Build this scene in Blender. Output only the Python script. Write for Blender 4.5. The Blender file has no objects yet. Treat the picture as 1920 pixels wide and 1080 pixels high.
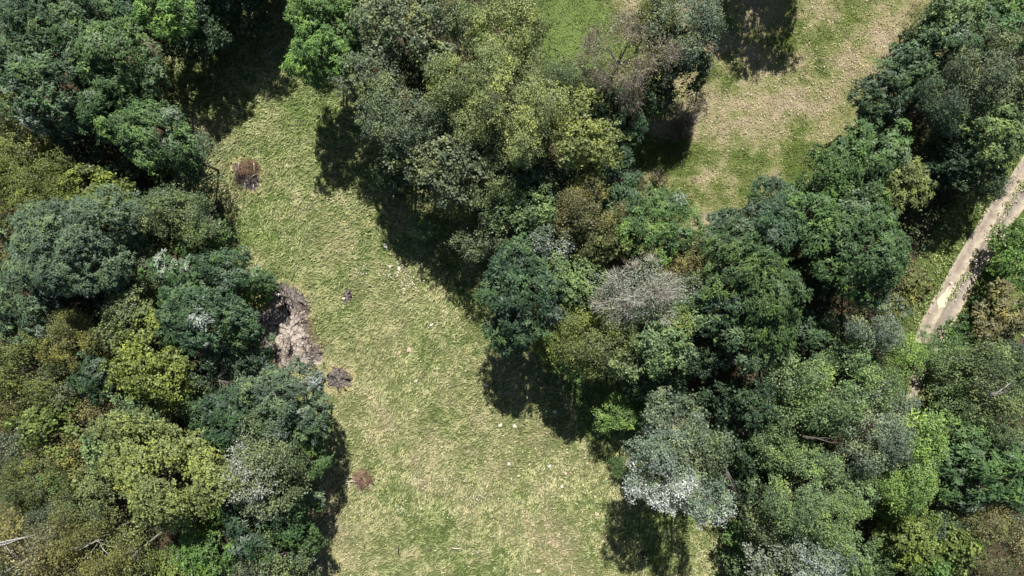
import bpy, math, random
import numpy as np
from mathutils import Vector, Matrix

random.seed(7)
rs = np.random.RandomState(11)
scene = bpy.context.scene
C = scene.collection
R = math.radians

# ------------------------------------------------------------------ camera, sky, sun, exposure
CAM_H = 64.0
M = 0.05                      # metres on the ground per photograph pixel
cd = bpy.data.cameras.new('camera'); cam = bpy.data.objects.new('camera', cd); C.objects.link(cam)
cd.sensor_width = 36.0
cd.lens = 18.0 * CAM_H / (960 * M)
cd.clip_end = 3000.0
cam.location = (0, 0, CAM_H); cam.rotation_euler = (0, 0, 0)
scene.camera = cam

SUN_EL, SUN_AZ = 51.0, 2.0     # azimuth measured from +Y (top of the picture) towards +X
w = bpy.data.worlds.new('World'); scene.world = w; w.use_nodes = True
wn = w.node_tree.nodes; wl = w.node_tree.links; wn.clear()
sky = wn.new('ShaderNodeTexSky'); sky.sky_type = 'NISHITA'; sky.sun_disc = False
sky.sun_elevation = R(SUN_EL); sky.sun_rotation = R(SUN_AZ); sky.altitude = 300
bg = wn.new('ShaderNodeBackground'); bg.inputs['Strength'].default_value = 0.05
wo = wn.new('ShaderNodeOutputWorld')
wl.new(sky.outputs[0], bg.inputs[0]); wl.new(bg.outputs[0], wo.inputs[0])
sd = bpy.data.lights.new('sun', 'SUN'); sd.energy = 5.0; sd.angle = R(0.55); sd.color = (1.0, 0.965, 0.90)
sun = bpy.data.objects.new('sun', sd); C.objects.link(sun)
sv = Vector((math.sin(R(SUN_AZ)) * math.cos(R(SUN_EL)), math.cos(R(SUN_AZ)) * math.cos(R(SUN_EL)), math.sin(R(SUN_EL))))
sun.rotation_euler = sv.to_track_quat('Z', 'Y').to_euler()
scene.view_settings.view_transform = 'Standard'; scene.view_settings.look = 'None'
scene.view_settings.exposure = 0.55; scene.view_settings.gamma = 1.0
scene.view_settings.use_curve_mapping = False
scene.render.engine = 'CYCLES'
scene.cycles.max_bounces = 5; scene.cycles.diffuse_bounces = 3; scene.cycles.transmission_bounces = 3
scene.cycles.glossy_bounces = 2; scene.cycles.use_denoising = True
scene.cycles.filter_width = 1.5 if hasattr(scene.cycles, 'filter_width') else 1.5

# ------------------------------------------------------------------ helpers
def gx(px, z=0.0): return (px - 960) * M * (CAM_H - z) / CAM_H
def gy(py, z=0.0): return (540 - py) * M * (CAM_H - z) / CAM_H
def at(px, py, z=0.0): return Vector((gx(px, z), gy(py, z), z))

def tag(o, label=None, cat=None, group=None, kind=None):
    if label: o['label'] = label
    if cat: o['category'] = cat
    if group: o['group'] = group
    if kind: o['kind'] = kind
    return o

def empty(name, loc, rz=0.0):
    o = bpy.data.objects.new(name, None); C.objects.link(o)
    o.location = loc; o.rotation_euler = (0, 0, rz); o.empty_display_size = 0.3
    return o

def mesh_np(name, verts, faces, k, mat=None, attrs=None, smooth=False):
    """mesh from numpy verts (n,3) and faces (m,k)"""
    me = bpy.data.meshes.new(name)
    n, m = len(verts), len(faces)
    me.vertices.add(n); me.vertices.foreach_set('co', np.asarray(verts, np.float32).ravel())
    me.loops.add(m * k); me.loops.foreach_set('vertex_index', np.asarray(faces, np.int32).ravel())
    me.polygons.add(m)
    me.polygons.foreach_set('loop_start', np.arange(m, dtype=np.int32) * k)
    me.polygons.foreach_set('loop_total', np.full(m, k, np.int32))
    if smooth: me.polygons.foreach_set('use_smooth', np.ones(m, bool))
    for an, av in (attrs or {}).items():
        a = me.attributes.new(an, 'FLOAT', 'POINT'); a.data.foreach_set('value', np.asarray(av, np.float32))
    me.update(calc_edges=True); me.validate()
    if mat: me.materials.append(mat)
    return me

def link(name, me, parent=None, loc=None):
    o = bpy.data.objects.new(name, me); C.objects.link(o)
    if parent: o.parent = parent
    if loc is not None: o.location = loc
    return o

_lat = np.random.RandomState(5).rand(256, 256)
def vnoise(x, y, scale=1.0, off=0.0):
    x = np.asarray(x, float) * scale + off + 1000; y = np.asarray(y, float) * scale + off * 1.7 + 1000
    xi = np.floor(x).astype(int); yi = np.floor(y).astype(int); fx = x - xi; fy = y - yi
    fx = fx * fx * (3 - 2 * fx); fy = fy * fy * (3 - 2 * fy)
    a = _lat[xi % 256, yi % 256]; b = _lat[(xi + 1) % 256, yi % 256]
    c = _lat[xi % 256, (yi + 1) % 256]; d = _lat[(xi + 1) % 256, (yi + 1) % 256]
    return (a * (1 - fx) + b * fx) * (1 - fy) + (c * (1 - fx) + d * fx) * fy
def fbm(x, y, scale, off=0.0, o=3):
    s = 0; a = 0.5; t = 0
    for i in range(o):
        s = s + a * vnoise(x, y, scale * 2 ** i, off + 13.7 * i); t += a; a *= 0.5
    return s / t
def inside(poly, x, y):
    p = np.array(poly, float); c = np.zeros(np.shape(x), bool); j = len(p) - 1
    for i in range(len(p)):
        cond = ((p[i, 1] > y) != (p[j, 1] > y))
        den = (p[j, 1] - p[i, 1]) if p[j, 1] != p[i, 1] else 1e-9
        c ^= cond & (x < (p[j, 0] - p[i, 0]) * (y - p[i, 1]) / den + p[i, 0])
        j = i
    return c
def sm(e0, e1, v):
    t = np.clip((v - e0) / (e1 - e0), 0, 1); return t * t * (3 - 2 * t)
def norm(v): return v / np.maximum(np.linalg.norm(v, axis=-1, keepdims=True), 1e-9)

# ------------------------------------------------------------------ materials
def new_mat(name):
    m = bpy.data.materials.new(name); m.use_nodes = True
    nt = m.node_tree; nt.nodes.clear()
    return m, nt.nodes, nt.links
def N(n, t, **kw):
    x = n.new(t)
    for k, v in kw.items():
        if k in x.inputs: x.inputs[k].default_value = v
        else: setattr(x, k, v)
    return x
def ramp(n, stops):
    r = n.new('ShaderNodeValToRGB'); e = r.color_ramp.elements
    while len(e) < len(stops): e.new(0.5)
    for i, (p, c) in enumerate(stops): e[i].position = p; e[i].color = (*c, 1)
    return r
def mixc(n, l, f, a, b, mode='MIX'):
    x = n.new('ShaderNodeMix'); x.data_type = 'RGBA'; x.blend_type = mode; x.clamp_factor = True
    for s, v in ((x.inputs[0], f), (x.inputs[6], a), (x.inputs[7], b)):
        if hasattr(v, 'is_output'): l.new(v, s)
        elif isinstance(v, tuple): s.default_value = (*v, 1)
        else: s.default_value = v
    return x.outputs[2]
def mth(n, l, op, a, b=None, c=None):
    x = n.new('ShaderNodeMath'); x.operation = op
    for s, v in zip(x.inputs, (a, b, c)):
        if v is None: continue
        if hasattr(v, 'is_output'): l.new(v, s)
        else: s.default_value = v
    return x.outputs[0]

def leaf_material(name, transl=0.2, rough=0.5, spec=0.35):
    """base colour comes from each crown's own object colour; tone / pale vary per leaf and per spray, tone lighter towards lobe tops"""
    m, n, l = new_mat(name)
    oi = n.new('ShaderNodeObjectInfo')
    at_ = N(n, 'ShaderNodeAttribute', attribute_name='tone'); ap = N(n, 'ShaderNodeAttribute', attribute_name='pale')
    tc = n.new('ShaderNodeTexCoord')
    no = N(n, 'ShaderNodeTexNoise', Scale=0.55, Detail=2.0); l.new(tc.outputs['Object'], no.inputs['Vector'])
    off = n.new('ShaderNodeVectorMath'); off.operation = 'ADD'; l.new(tc.outputs['Object'], off.inputs[0])
    cmb = n.new('ShaderNodeCombineXYZ'); r50 = mth(n, l, 'MULTIPLY', oi.outputs['Random'], 50.0)
    for i in range(3): l.new(r50, cmb.inputs[i])
    l.new(cmb.outputs[0], off.inputs[1]); l.new(off.outputs[0], no.inputs['Vector'])
    t = mth(n, l, 'ADD', at_.outputs['Fac'], mth(n, l, 'MULTIPLY_ADD', no.outputs[0], 2.2, -1.1))
    # tone -> value, warm shift
    val = mth(n, l, 'MULTIPLY_ADD', t, 0.42, 1.0); val = mth(n, l, 'MAXIMUM', val, 0.45)
    vm = n.new('ShaderNodeVectorMath'); vm.operation = 'SCALE'; l.new(oi.outputs['Color'], vm.inputs[0]); l.new(val, vm.inputs['Scale'])
    warm = mixc(n, l, 1.0, vm.outputs[0], (1.32, 1.14, 0.66), 'MULTIPLY')
    f = mth(n, l, 'MULTIPLY_ADD', t, 0.55, 0.05); f = mth(n, l, 'MAXIMUM', f, 0.0)
    col = mixc(n, l, f, vm.outputs[0], warm)
    pf = mth(n, l, 'MULTIPLY', ap.outputs['Fac'], oi.outputs['Alpha'])
    col = mixc(n, l, pf, col, (0.72, 0.73, 0.74))
    b = N(n, 'ShaderNodeBsdfPrincipled', Roughness=rough); b.inputs['Specular IOR Level'].default_value = spec
    l.new(col, b.inputs['Base Color'])
    tr = n.new('ShaderNodeBsdfTranslucent'); tcol = mixc(n, l, 1.0, col, (1.25, 1.35, 0.6), 'MULTIPLY'); l.new(tcol, tr.inputs[0])
    mx = N(n, 'ShaderNodeMixShader'); mx.inputs[0].default_value = transl
    l.new(b.outputs[0], mx.inputs[1]); l.new(tr.outputs[0], mx.inputs[2])
    o = n.new('ShaderNodeOutputMaterial'); l.new(mx.outputs[0], o.inputs[0])
    return m

def bark_material(name, c1, c2, scale=6.0):
    m, n, l = new_mat(name)
    tc = n.new('ShaderNodeTexCoord')
    mp = N(n, 'ShaderNodeMapping'); mp.inputs['Scale'].default_value = (1, 1, 0.25); l.new(tc.outputs['Object'], mp.inputs[0])
    no = N(n, 'ShaderNodeTexNoise', Scale=scale, Detail=5.0, Roughness=0.65); l.new(mp.outputs[0], no.inputs['Vector'])
    r = ramp(n, [(0.35, c1), (0.7, c2)]); l.new(no.outputs[0], r.inputs[0])
    b = N(n, 'ShaderNodeBsdfPrincipled', Roughness=0.9); b.inputs['Specular IOR Level'].default_value = 0.15
    l.new(r.outputs[0], b.inputs['Base Color'])
    bp = N(n, 'ShaderNodeBump', Strength=0.6, Distance=0.03); l.new(no.outputs[0], bp.inputs['Height']); l.new(bp.outputs[0], b.inputs['Normal'])
    o = n.new('ShaderNodeOutputMaterial'); l.new(b.outputs[0], o.inputs[0])
    return m

def grass_nodes(n, l, fine=1.0):
    """colour of the sward: attribute green 0..1 (how lush), tone per blade"""
    ag = N(n, 'ShaderNodeAttribute', attribute_name='green'); at_ = N(n, 'ShaderNodeAttribute', attribute_name='tone')
    ad = N(n, 'ShaderNodeAttribute', attribute_name='dry')
    ge = n.new('ShaderNodeNewGeometry')
    n1 = N(n, 'ShaderNodeTexNoise', Scale=0.9, Detail=6.0, Roughness=0.65); l.new(ge.outputs['Position'], n1.inputs['Vector'])
    g = mth(n, l, 'ADD', ag.outputs['Fac'], mth(n, l, 'MULTIPLY_ADD', n1.outputs[0], 0.7, -0.35))
    g = mth(n, l, 'ADD', g, mth(n, l, 'MULTIPLY', at_.outputs['Fac'], -0.16))
    r1 = ramp(n, [(0.0, (0.50, 0.42, 0.27)), (0.33, (0.455, 0.440, 0.235)), (0.62, (0.390, 0.415, 0.185)), (1.0, (0.22, 0.30, 0.09))])
    l.new(g, r1.inputs[0])
    r2 = ramp(n, [(0.0, (0.54, 0.455, 0.31)), (0.38, (0.46, 0.405, 0.235)), (0.66, (0.34, 0.35, 0.15)), (1.0, (0.15, 0.205, 0.05))])
    l.new(g, r2.inputs[0])
    col = mixc(n, l, ad.outputs['Fac'], r1.outputs[0], r2.outputs[0])
    v = mth(n, l, 'MULTIPLY_ADD', at_.outputs['Fac'], 0.26, 1.0)
    vm = n.new('ShaderNodeVectorMath'); vm.operation = 'SCALE'; l.new(col, vm.inputs[0]); l.new(v, vm.inputs['Scale'])
    return vm.outputs[0], n1

def grass_blade_material():
    m, n, l = new_mat('grass_blades')
    col, _ = grass_nodes(n, l)
    b = N(n, 'ShaderNodeBsdfPrincipled', Roughness=0.55); b.inputs['Specular IOR Level'].default_value = 0.25
    l.new(col, b.inputs['Base Color'])
    tr = n.new('ShaderNodeBsdfTranslucent'); l.new(col, tr.inputs[0])
    mx = n.new('ShaderNodeMixShader'); mx.inputs[0].default_value = 0.25
    l.new(b.outputs[0], mx.inputs[1]); l.new(tr.outputs[0], mx.inputs[2])
    o = n.new('ShaderNodeOutputMaterial'); l.new(mx.outputs[0], o.inputs[0]); return m

def turf_material():
    m, n, l = new_mat('turf')
    col, n1 = grass_nodes(n, l)
    ge = n.new('ShaderNodeNewGeometry')
    n2 = N(n, 'ShaderNodeTexNoise', Scale=7.0, Detail=7.0, Roughness=0.75); l.new(ge.outputs['Position'], n2.inputs['Vector'])
    v = mth(n, l, 'MULTIPLY_ADD', n2.outputs[0], 1.5, 0.02)
    vm = n.new('ShaderNodeVectorMath'); vm.operation = 'SCALE'; l.new(col, vm.inputs[0]); l.new(v, vm.inputs['Scale'])
    # bare crumbs of pale soil
    vo = N(n, 'ShaderNodeTexNoise', Scale=2.3, Detail=4.0, Roughness=0.7); l.new(ge.outputs['Position'], vo.inputs['Vector'])
    s = ramp(n, [(0.66, (0, 0, 0)), (0.74, (1, 1, 1))]); l.new(vo.outputs[0], s.inputs[0])
    sf = mth(n, l, 'MULTIPLY', s.outputs[0], 0.75)
    c = mixc(n, l, sf, vm.outputs[0], (0.42, 0.34, 0.25))
    b = N(n, 'ShaderNodeBsdfPrincipled', Roughness=0.95); b.inputs['Specular IOR Level'].default_value = 0.1
    l.new(c, b.inputs['Base Color'])
    bp = N(n, 'ShaderNodeBump', Strength=0.9, Distance=0.12); l.new(n2.outputs[0], bp.inputs['Height']); l.new(bp.outputs[0], b.inputs['Normal'])
    o = n.new('ShaderNodeOutputMaterial'); l.new(b.outputs[0], o.inputs[0]); return m

def soil_material(name, stops, scale=3.0, bump=0.05, rough=0.95, scale2=None):
    m, n, l = new_mat(name)
    ge = n.new('ShaderNodeNewGeometry')
    n2 = N(n, 'ShaderNodeTexNoise', Scale=scale, Detail=8.0, Roughness=0.72); l.new(ge.outputs['Position'], n2.inputs['Vector'])
    r = ramp(n, stops); l.new(n2.outputs[0], r.inputs[0])
    b = N(n, 'ShaderNodeBsdfPrincipled', Roughness=rough); b.inputs['Specular IOR Level'].default_value = 0.12
    l.new(r.outputs[0], b.inputs['Base Color'])
    bp = N(n, 'ShaderNodeBump', Strength=0.9, Distance=bump); l.new(n2.outputs[0], bp.inputs['Height']); l.new(bp.outputs[0], b.inputs['Normal'])
    o = n.new('ShaderNodeOutputMaterial'); l.new(b.outputs[0], o.inputs[0]); return m

def plain(name, c, rough=0.8, var=0.25, scale=9.0):
    m, n, l = new_mat(name)
    tc = n.new('ShaderNodeTexCoord')
    no = N(n, 'ShaderNodeTexNoise', Scale=scale, Detail=5.0); l.new(tc.outputs['Object'], no.inputs['Vector'])
    r = ramp(n, [(0.3, tuple(x * (1 - var) for x in c)), (0.7, tuple(min(1, x * (1 + var)) for x in c))]); l.new(no.outputs[0], r.inputs[0])
    b = N(n, 'ShaderNodeBsdfPrincipled', Roughness=rough); b.inputs['Specular IOR Level'].default_value = 0.2
    l.new(r.outputs[0], b.inputs['Base Color'])
    o = n.new('ShaderNodeOutputMaterial'); l.new(b.outputs[0], o.inputs[0]); return m

LEAF = leaf_material('leaf')
FROND = leaf_material('robinia_frond', transl=0.18, rough=0.5, spec=0.28)
BARK = bark_material('bark', (0.05, 0.042, 0.033), (0.14, 0.12, 0.095))
BARK_PALE = bark_material('pale_bark', (0.22, 0.20, 0.17), (0.62, 0.60, 0.55))
BARK_DEAD = bark_material('dead_bark', (0.10, 0.085, 0.075), (0.24, 0.215, 0.19))
TWIG = bark_material('dead_twig', (0.13, 0.112, 0.082), (0.34, 0.305, 0.235), 2.0)
TWIG_PALE = bark_material('bleached_twig', (0.27, 0.255, 0.205), (0.58, 0.56, 0.47), 2.0)
TURF = turf_material(); BLADE = grass_blade_material()
SOIL = soil_material('forest_soil', [(0.3, (0.035, 0.028, 0.018)), (0.5, (0.07, 0.055, 0.035)), (0.7, (0.13, 0.10, 0.065))], 2.0)

# ------------------------------------------------------------------ the ground
g = bpy.data.meshes.new('ground')
g.from_pydata([(-600, -600, 0), (600, -600, 0), (600, 600, 0), (-600, 600, 0)], [], [(0, 1, 2, 3)])
g.materials.append(SOIL)
tag(link('ground', g), kind='structure')

def W(poly): return [(gx(a), gy(b)) for a, b in poly]
MEADOW = [(300, 150), (330, 20), (420, -60), (420, -330), (560, -330), (620, 60), (700, 200), (790, 260), (870, 330), (930, 430), (960, 540), (1010, 600), (1110, 640), (1240, 680), (1330, 760), (1390, 900), (1400, 1000), (1360, 1180), (520, 1180), (560, 1000), (570, 860), (520, 760), (440, 660), (430, 560), (400, 440), (330, 300)]
FIELD = [(960, -420), (1830, -420), (1760, 120), (1700, 250), (1600, 360), (1480, 420), (1400, 500), (1210, 480), (1130, 380), (1110, 300), (1060, 220), (1010, 100)]
VERGE = [(2100, 60), (2100, 620), (1930, 620), (1850, 700), (1780, 860), (1750, 1010), (1640, 1010), (1620, 880), (1650, 740), (1660, 620), (1720, 480), (1800, 360), (1900, 200)]
MW, FW, VW = W(MEADOW), W(FIELD), W(VERGE)

def blob(x, y, px, py, r, e=0.5):
    d = np.hypot(x - gx(px), y - gy(py)) / (r * M)
    return 1 - sm(1 - e, 1 + e, d + (fbm(x, y, 0.9, px * .1) - 0.5) * 1.6)
def sward(x, y, region):
    """lushness, dryness palette at ground points"""
    lo = fbm(x, y, 0.10, 3.0, 3); mid = fbm(x, y, 0.45, 9.0, 3)
    if region == 'meadow':
        gr = 0.57 + (lo - 0.5) * 0.5 + (mid - 0.5) * 0.45 + (fbm(x * 1.5 + y * .5, y * .16, 1.0, 44.0, 2) - .5) * .32
        gr = gr + 0.06 * sm(-8, 6, y) - 0.12 * (1 - sm(-24, -8, y))
        for a in ((1090, 955, 42), (805, 985, 50), (740, 930, 28), (1130, 760, 60), (860, 795, 28), (1180, 800, 60), (900, 1075, 60), (590, 200, 50), (1290, 1000, 90), (1230, 1010, 60), (880, 880, 25), (480, 430, 30)):
            gr = gr + 0.24 * blob(x, y, *a)
        for a in ((490, 500, 30), (395, 240, 25), (650, 430, 40), (870, 860, 90), (1040, 980, 60), (740, 790, 40), (650, 1000, 60), (615, 950, 25), (445, 370, 22), (620, 470, 35)):
            gr = gr - 0.16 * blob(x, y, *a)
        return gr, np.zeros_like(gr) + 0.12 * blob(x, y, 900, 900, 320)
    if region == 'field':
        gr = 0.58 + (lo - 0.5) * 0.8 + (mid - 0.5) * 1.0 + (fbm(x + 3 * mid, y, 1.3, 17.0, 2) - .5) * .7
        top = blob(x, y, 1060, 60, 90)
        for a in ((1250, 330, 65), (1310, 290, 40), (1330, 395, 60), (1260, 400, 50), (1440, 340, 60), (1530, 300, 60), (1350, 140, 30), (1600, 60, 25), (1470, 90, 30), (1230, 290, 45)):
            gr = gr + 0.22 * blob(x, y, *a)
        for a in ((1420, 190, 80), (1640, 120, 50), (1330, 95, 30), (1600, 20, 60), (1300, 200, 40), (1540, 250, 30)):
            gr = gr - 0.18 * blob(x, y, *a)
        return gr + top * 0.8, 1 - top * 0.9
    return 0.72 + (lo - 0.5) * 0.7 + (mid - 0.5) * 0.6, np.zeros_like(lo) + 0.1

def in_path(x, y): return np.zeros(np.shape(x), bool)

BURNS = []   # (cx, cy, polygon) filled below, keeps grass out
def turf_sheet(name, poly, region, base, cell=0.25, amp=0.07):
    p = np.array(poly); x0, y0 = p.min(0); x1, y1 = p.max(0)
    nx, ny = int((x1 - x0) / cell) + 1, int((y1 - y0) / cell) + 1
    X, Y = np.meshgrid(x0 + np.arange(nx) * cell, y0 + np.arange(ny) * cell)
    Z = base + amp * np.clip(fbm(X, Y, 1.6, 21.0, 3) - 0.25, 0, 1)
    idx = np.arange(nx * ny).reshape(ny, nx)
    a, b, c, d = idx[:-1, :-1], idx[:-1, 1:], idx[1:, 1:], idx[1:, :-1]
    cx, cy = X[:-1, :-1] + cell / 2, Y[:-1, :-1] + cell / 2
    wob = (fbm(cx, cy, 0.8, 4.0) - 0.5) * 1.6
    ins = inside(poly, cx + wob, cy + wob)
    F = np.stack([a[ins], b[ins], c[ins], d[ins]], 1)
    used = np.unique(F); remap = np.full(nx * ny, -1); remap[used] = np.arange(len(used))
    V = np.stack([X.ravel(), Y.ravel(), Z.ravel()], 1)[used]
    gr, dr = sward(V[:, 0], V[:, 1], region)
    me = mesh_np(name, V, remap[F], 4, TURF, {'green': gr, 'dry': dr, 'tone': np.full(len(V), -1.5 if region != 'field' else -0.6)}, smooth=True)  # turf tone lowered, putting the dark gaps between tufts into its colour
    return tag(link(name, me), kind='structure')
turf_sheet('meadow', MW, 'meadow', 0.006)
turf_sheet('dry_field', FW, 'field', 0.006)
turf_sheet('grass_verge', VW, 'verge', 0.006, amp=0.0)

# the dirt track --------------------------------------------------
TRACK = [(2030, 165), (1971, 258), (1912, 352), (1850, 445), (1800, 528), (1768, 585), (1743, 634), (1724, 690), (1708, 745), (1690, 800), (1672, 860)]
TWID = [2.8, 2.8, 2.8, 2.75, 2.75, 2.75, 2.7, 1.5, 0.8, 0.6, 0.5]
def resample(pts, ws, step=0.22):
    P = np.array([(gx(a), gy(b)) for a, b in pts]); W_ = np.array(ws)
    # catmull-rom
    out, ow = [], []
    for i in range(len(P) - 1):
        p0, p1, p2, p3 = P[max(i - 1, 0)], P[i], P[i + 1], P[min(i + 2, len(P) - 1)]
        k = max(2, int(np.linalg.norm(p2 - p1) / step))
        for j in range(k):
            t = j / k
            out.append(0.5 * (2 * p1 + (p2 - p0) * t + (2 * p0 - 5 * p1 + 4 * p2 - p3) * t * t + (3 * p1 - p0 - 3 * p2 + p3) * t ** 3))
            ow.append(W_[i] * (1 - t) + W_[i + 1] * t)
    return np.array(out), np.array(ow)
TP, TW = resample(TRACK, TWID)
def track_dist(x, y):
    d = np.full(np.shape(x), 1e9)
    for i in range(0, len(TP), 3):
        d = np.minimum(d, np.hypot(x - TP[i, 0], y - TP[i, 1]) - TW[i] / 2)
    return d
def track_material():
    m, n, l = new_mat('track_gravel')
    ge = n.new('ShaderNodeNewGeometry'); au = N(n, 'ShaderNodeAttribute', attribute_name='across')
    n1 = N(n, 'ShaderNodeTexNoise', Scale=1.3, Detail=6.0, Roughness=0.7); l.new(ge.outputs['Position'], n1.inputs['Vector'])
    n2 = N(n, 'ShaderNodeTexNoise', Scale=12.0, Detail=5.0, Roughness=0.75); l.new(ge.outputs['Position'], n2.inputs['Vector'])
    r = ramp(n, [(0.3, (0.255, 0.215, 0.180)), (0.5, (0.36, 0.315, 0.262)), (0.68, (0.48, 0.435, 0.365))]); l.new(n1.outputs[0], r.inputs[0])
    # wheel lines greyer, edges and crown paler
    wv = ramp(n, [(0.0, (1.3, 1.26, 1.12)), (0.14, (1.15, 1.1, 1.02)), (0.3, (0.74, 0.73, 0.76)), (0.42, (0.86, 0.84, 0.82)), (0.5, (0.66, 0.64, 0.56)), (0.58, (1.25, 1.22, 1.12)), (0.8, (0.86, 0.8, 0.78)), (1.0, (1.1, 1.08, 1.02))])
    l.new(au.outputs['Fac'], wv.inputs[0])
    c = mixc(n, l, 1.0, r.outputs[0], wv.outputs[0], 'MULTIPLY')
    st = ramp(n, [(0.60, (0, 0, 0)), (0.70, (1, 1, 1))]); l.new(n2.outputs[0], st.inputs[0])
    c = mixc(n, l, mth(n, l, 'MULTIPLY', st.outputs[0], 0.8), c, (0.62, 0.58, 0.50))
    b = N(n, 'ShaderNodeBsdfPrincipled', Roughness=0.9); b.inputs['Specular IOR Level'].default_value = 0.15
    l.new(c, b.inputs['Base Color'])
    bp = N(n, 'ShaderNodeBump', Strength=0.8, Distance=0.04); l.new(n2.outputs[0], bp.inputs['Height']); l.new(bp.outputs[0], b.inputs['Normal'])
    o = n.new('ShaderNodeOutputMaterial'); l.new(b.outputs[0], o.inputs[0]); return m
def build_track():
    K = 15; tang = norm(np.gradient(TP, axis=0)); nor = np.stack([-tang[:, 1], tang[:, 0]], 1)
    # u from left edge (0) to right edge (1) looking down the picture
    V, U = [], []
    for i in range(len(TP)):
        for k in range(K):
            u = k / (K - 1); e = (fbm(TP[i, 0], TP[i, 1], 0.8, 31 if k < K / 2 else 57) - 0.5) * 0.7 * abs(2 * u - 1)
            p = TP[i] + nor[i] * (-(u - 0.5)) * (TW[i] + e)
            rut = 0.028 * (math.exp(-((u - 0.28) / 0.1) ** 2) + math.exp(-((u - 0.75) / 0.1) ** 2))
            z = 0.012 + 0.055 * math.sin(math.pi * u) - rut + 0.01 * float(vnoise(p[0], p[1], 3.0))
            if k in (0, K - 1): z = 0.009
            V.append((p[0], p[1], z)); U.append(u)
    F = [(i * K + k, i * K + k + 1, (i + 1) * K + k + 1, (i + 1) * K + k) for i in range(len(TP) - 1) for k in range(K - 1)]
    me = mesh_np('dirt_track', np.array(V), np.array(F), 4, track_material(), {'across': np.array(U)}, smooth=True)
    o = link('dirt_track', me); tag(o, kind='structure')
    if me.polygons[0].normal.z < 0: me.flip_normals()
build_track()

def irregular_sheet(name, pxpoly, z, mat, jag=0.12, parent=None, mound=0.0, sub=5):
    jag *= 1.6; P = [Vector((gx(a), gy(b))) for a, b in pxpoly]; c = sum(P, Vector((0, 0))) / len(P)
    ring = []
    for i in range(len(P)):
        a, b = P[i], P[(i + 1) % len(P)]
        for k in range(sub):
            q = a.lerp(b, k / sub); ring.append(q + Vector((random.uniform(-jag, jag), random.uniform(-jag, jag))))
    V = []; RINGS = 6
    for r_ in range(1, RINGS + 1):
        t = r_ / RINGS
        for q in ring:
            p = c.lerp(q, t); V.append((p.x, p.y, z + mound * (1 - t * t) * (0.6 + 0.8 * float(vnoise(p.x, p.y, 2.2, 6)))))
    n = len(ring); V.append((c.x, c.y, z + mound)); F = []
    me = bpy.data.meshes.new(name)
    for r_ in range(RINGS - 1):
        for i in range(n): F.append((r_ * n + i, (r_ + 1) * n + i, (r_ + 1) * n + (i + 1) % n, r_ * n + (i + 1) % n))
    for i in range(n): F.append((len(V) - 1, i, (i + 1) % n))
    me.from_pydata(V, [], F); me.materials.append(mat); me.validate()
    if me.polygons[0].normal.z < 0: me.flip_normals()
    for p in me.polygons: p.use_smooth = True
    return link(name, me, parent)

LIME = soil_material('dried_silt', [(0.35, (0.52, 0.48, 0.34)), (0.65, (0.68, 0.64, 0.48))], 3.0, 0.01)
tag(irregular_sheet('silt_patch', [(1758, 580), (1757, 563), (1768, 548), (1781, 535), (1783, 545), (1778, 560), (1770, 575)], 0.075, LIME, 0.05), kind='structure')

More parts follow.
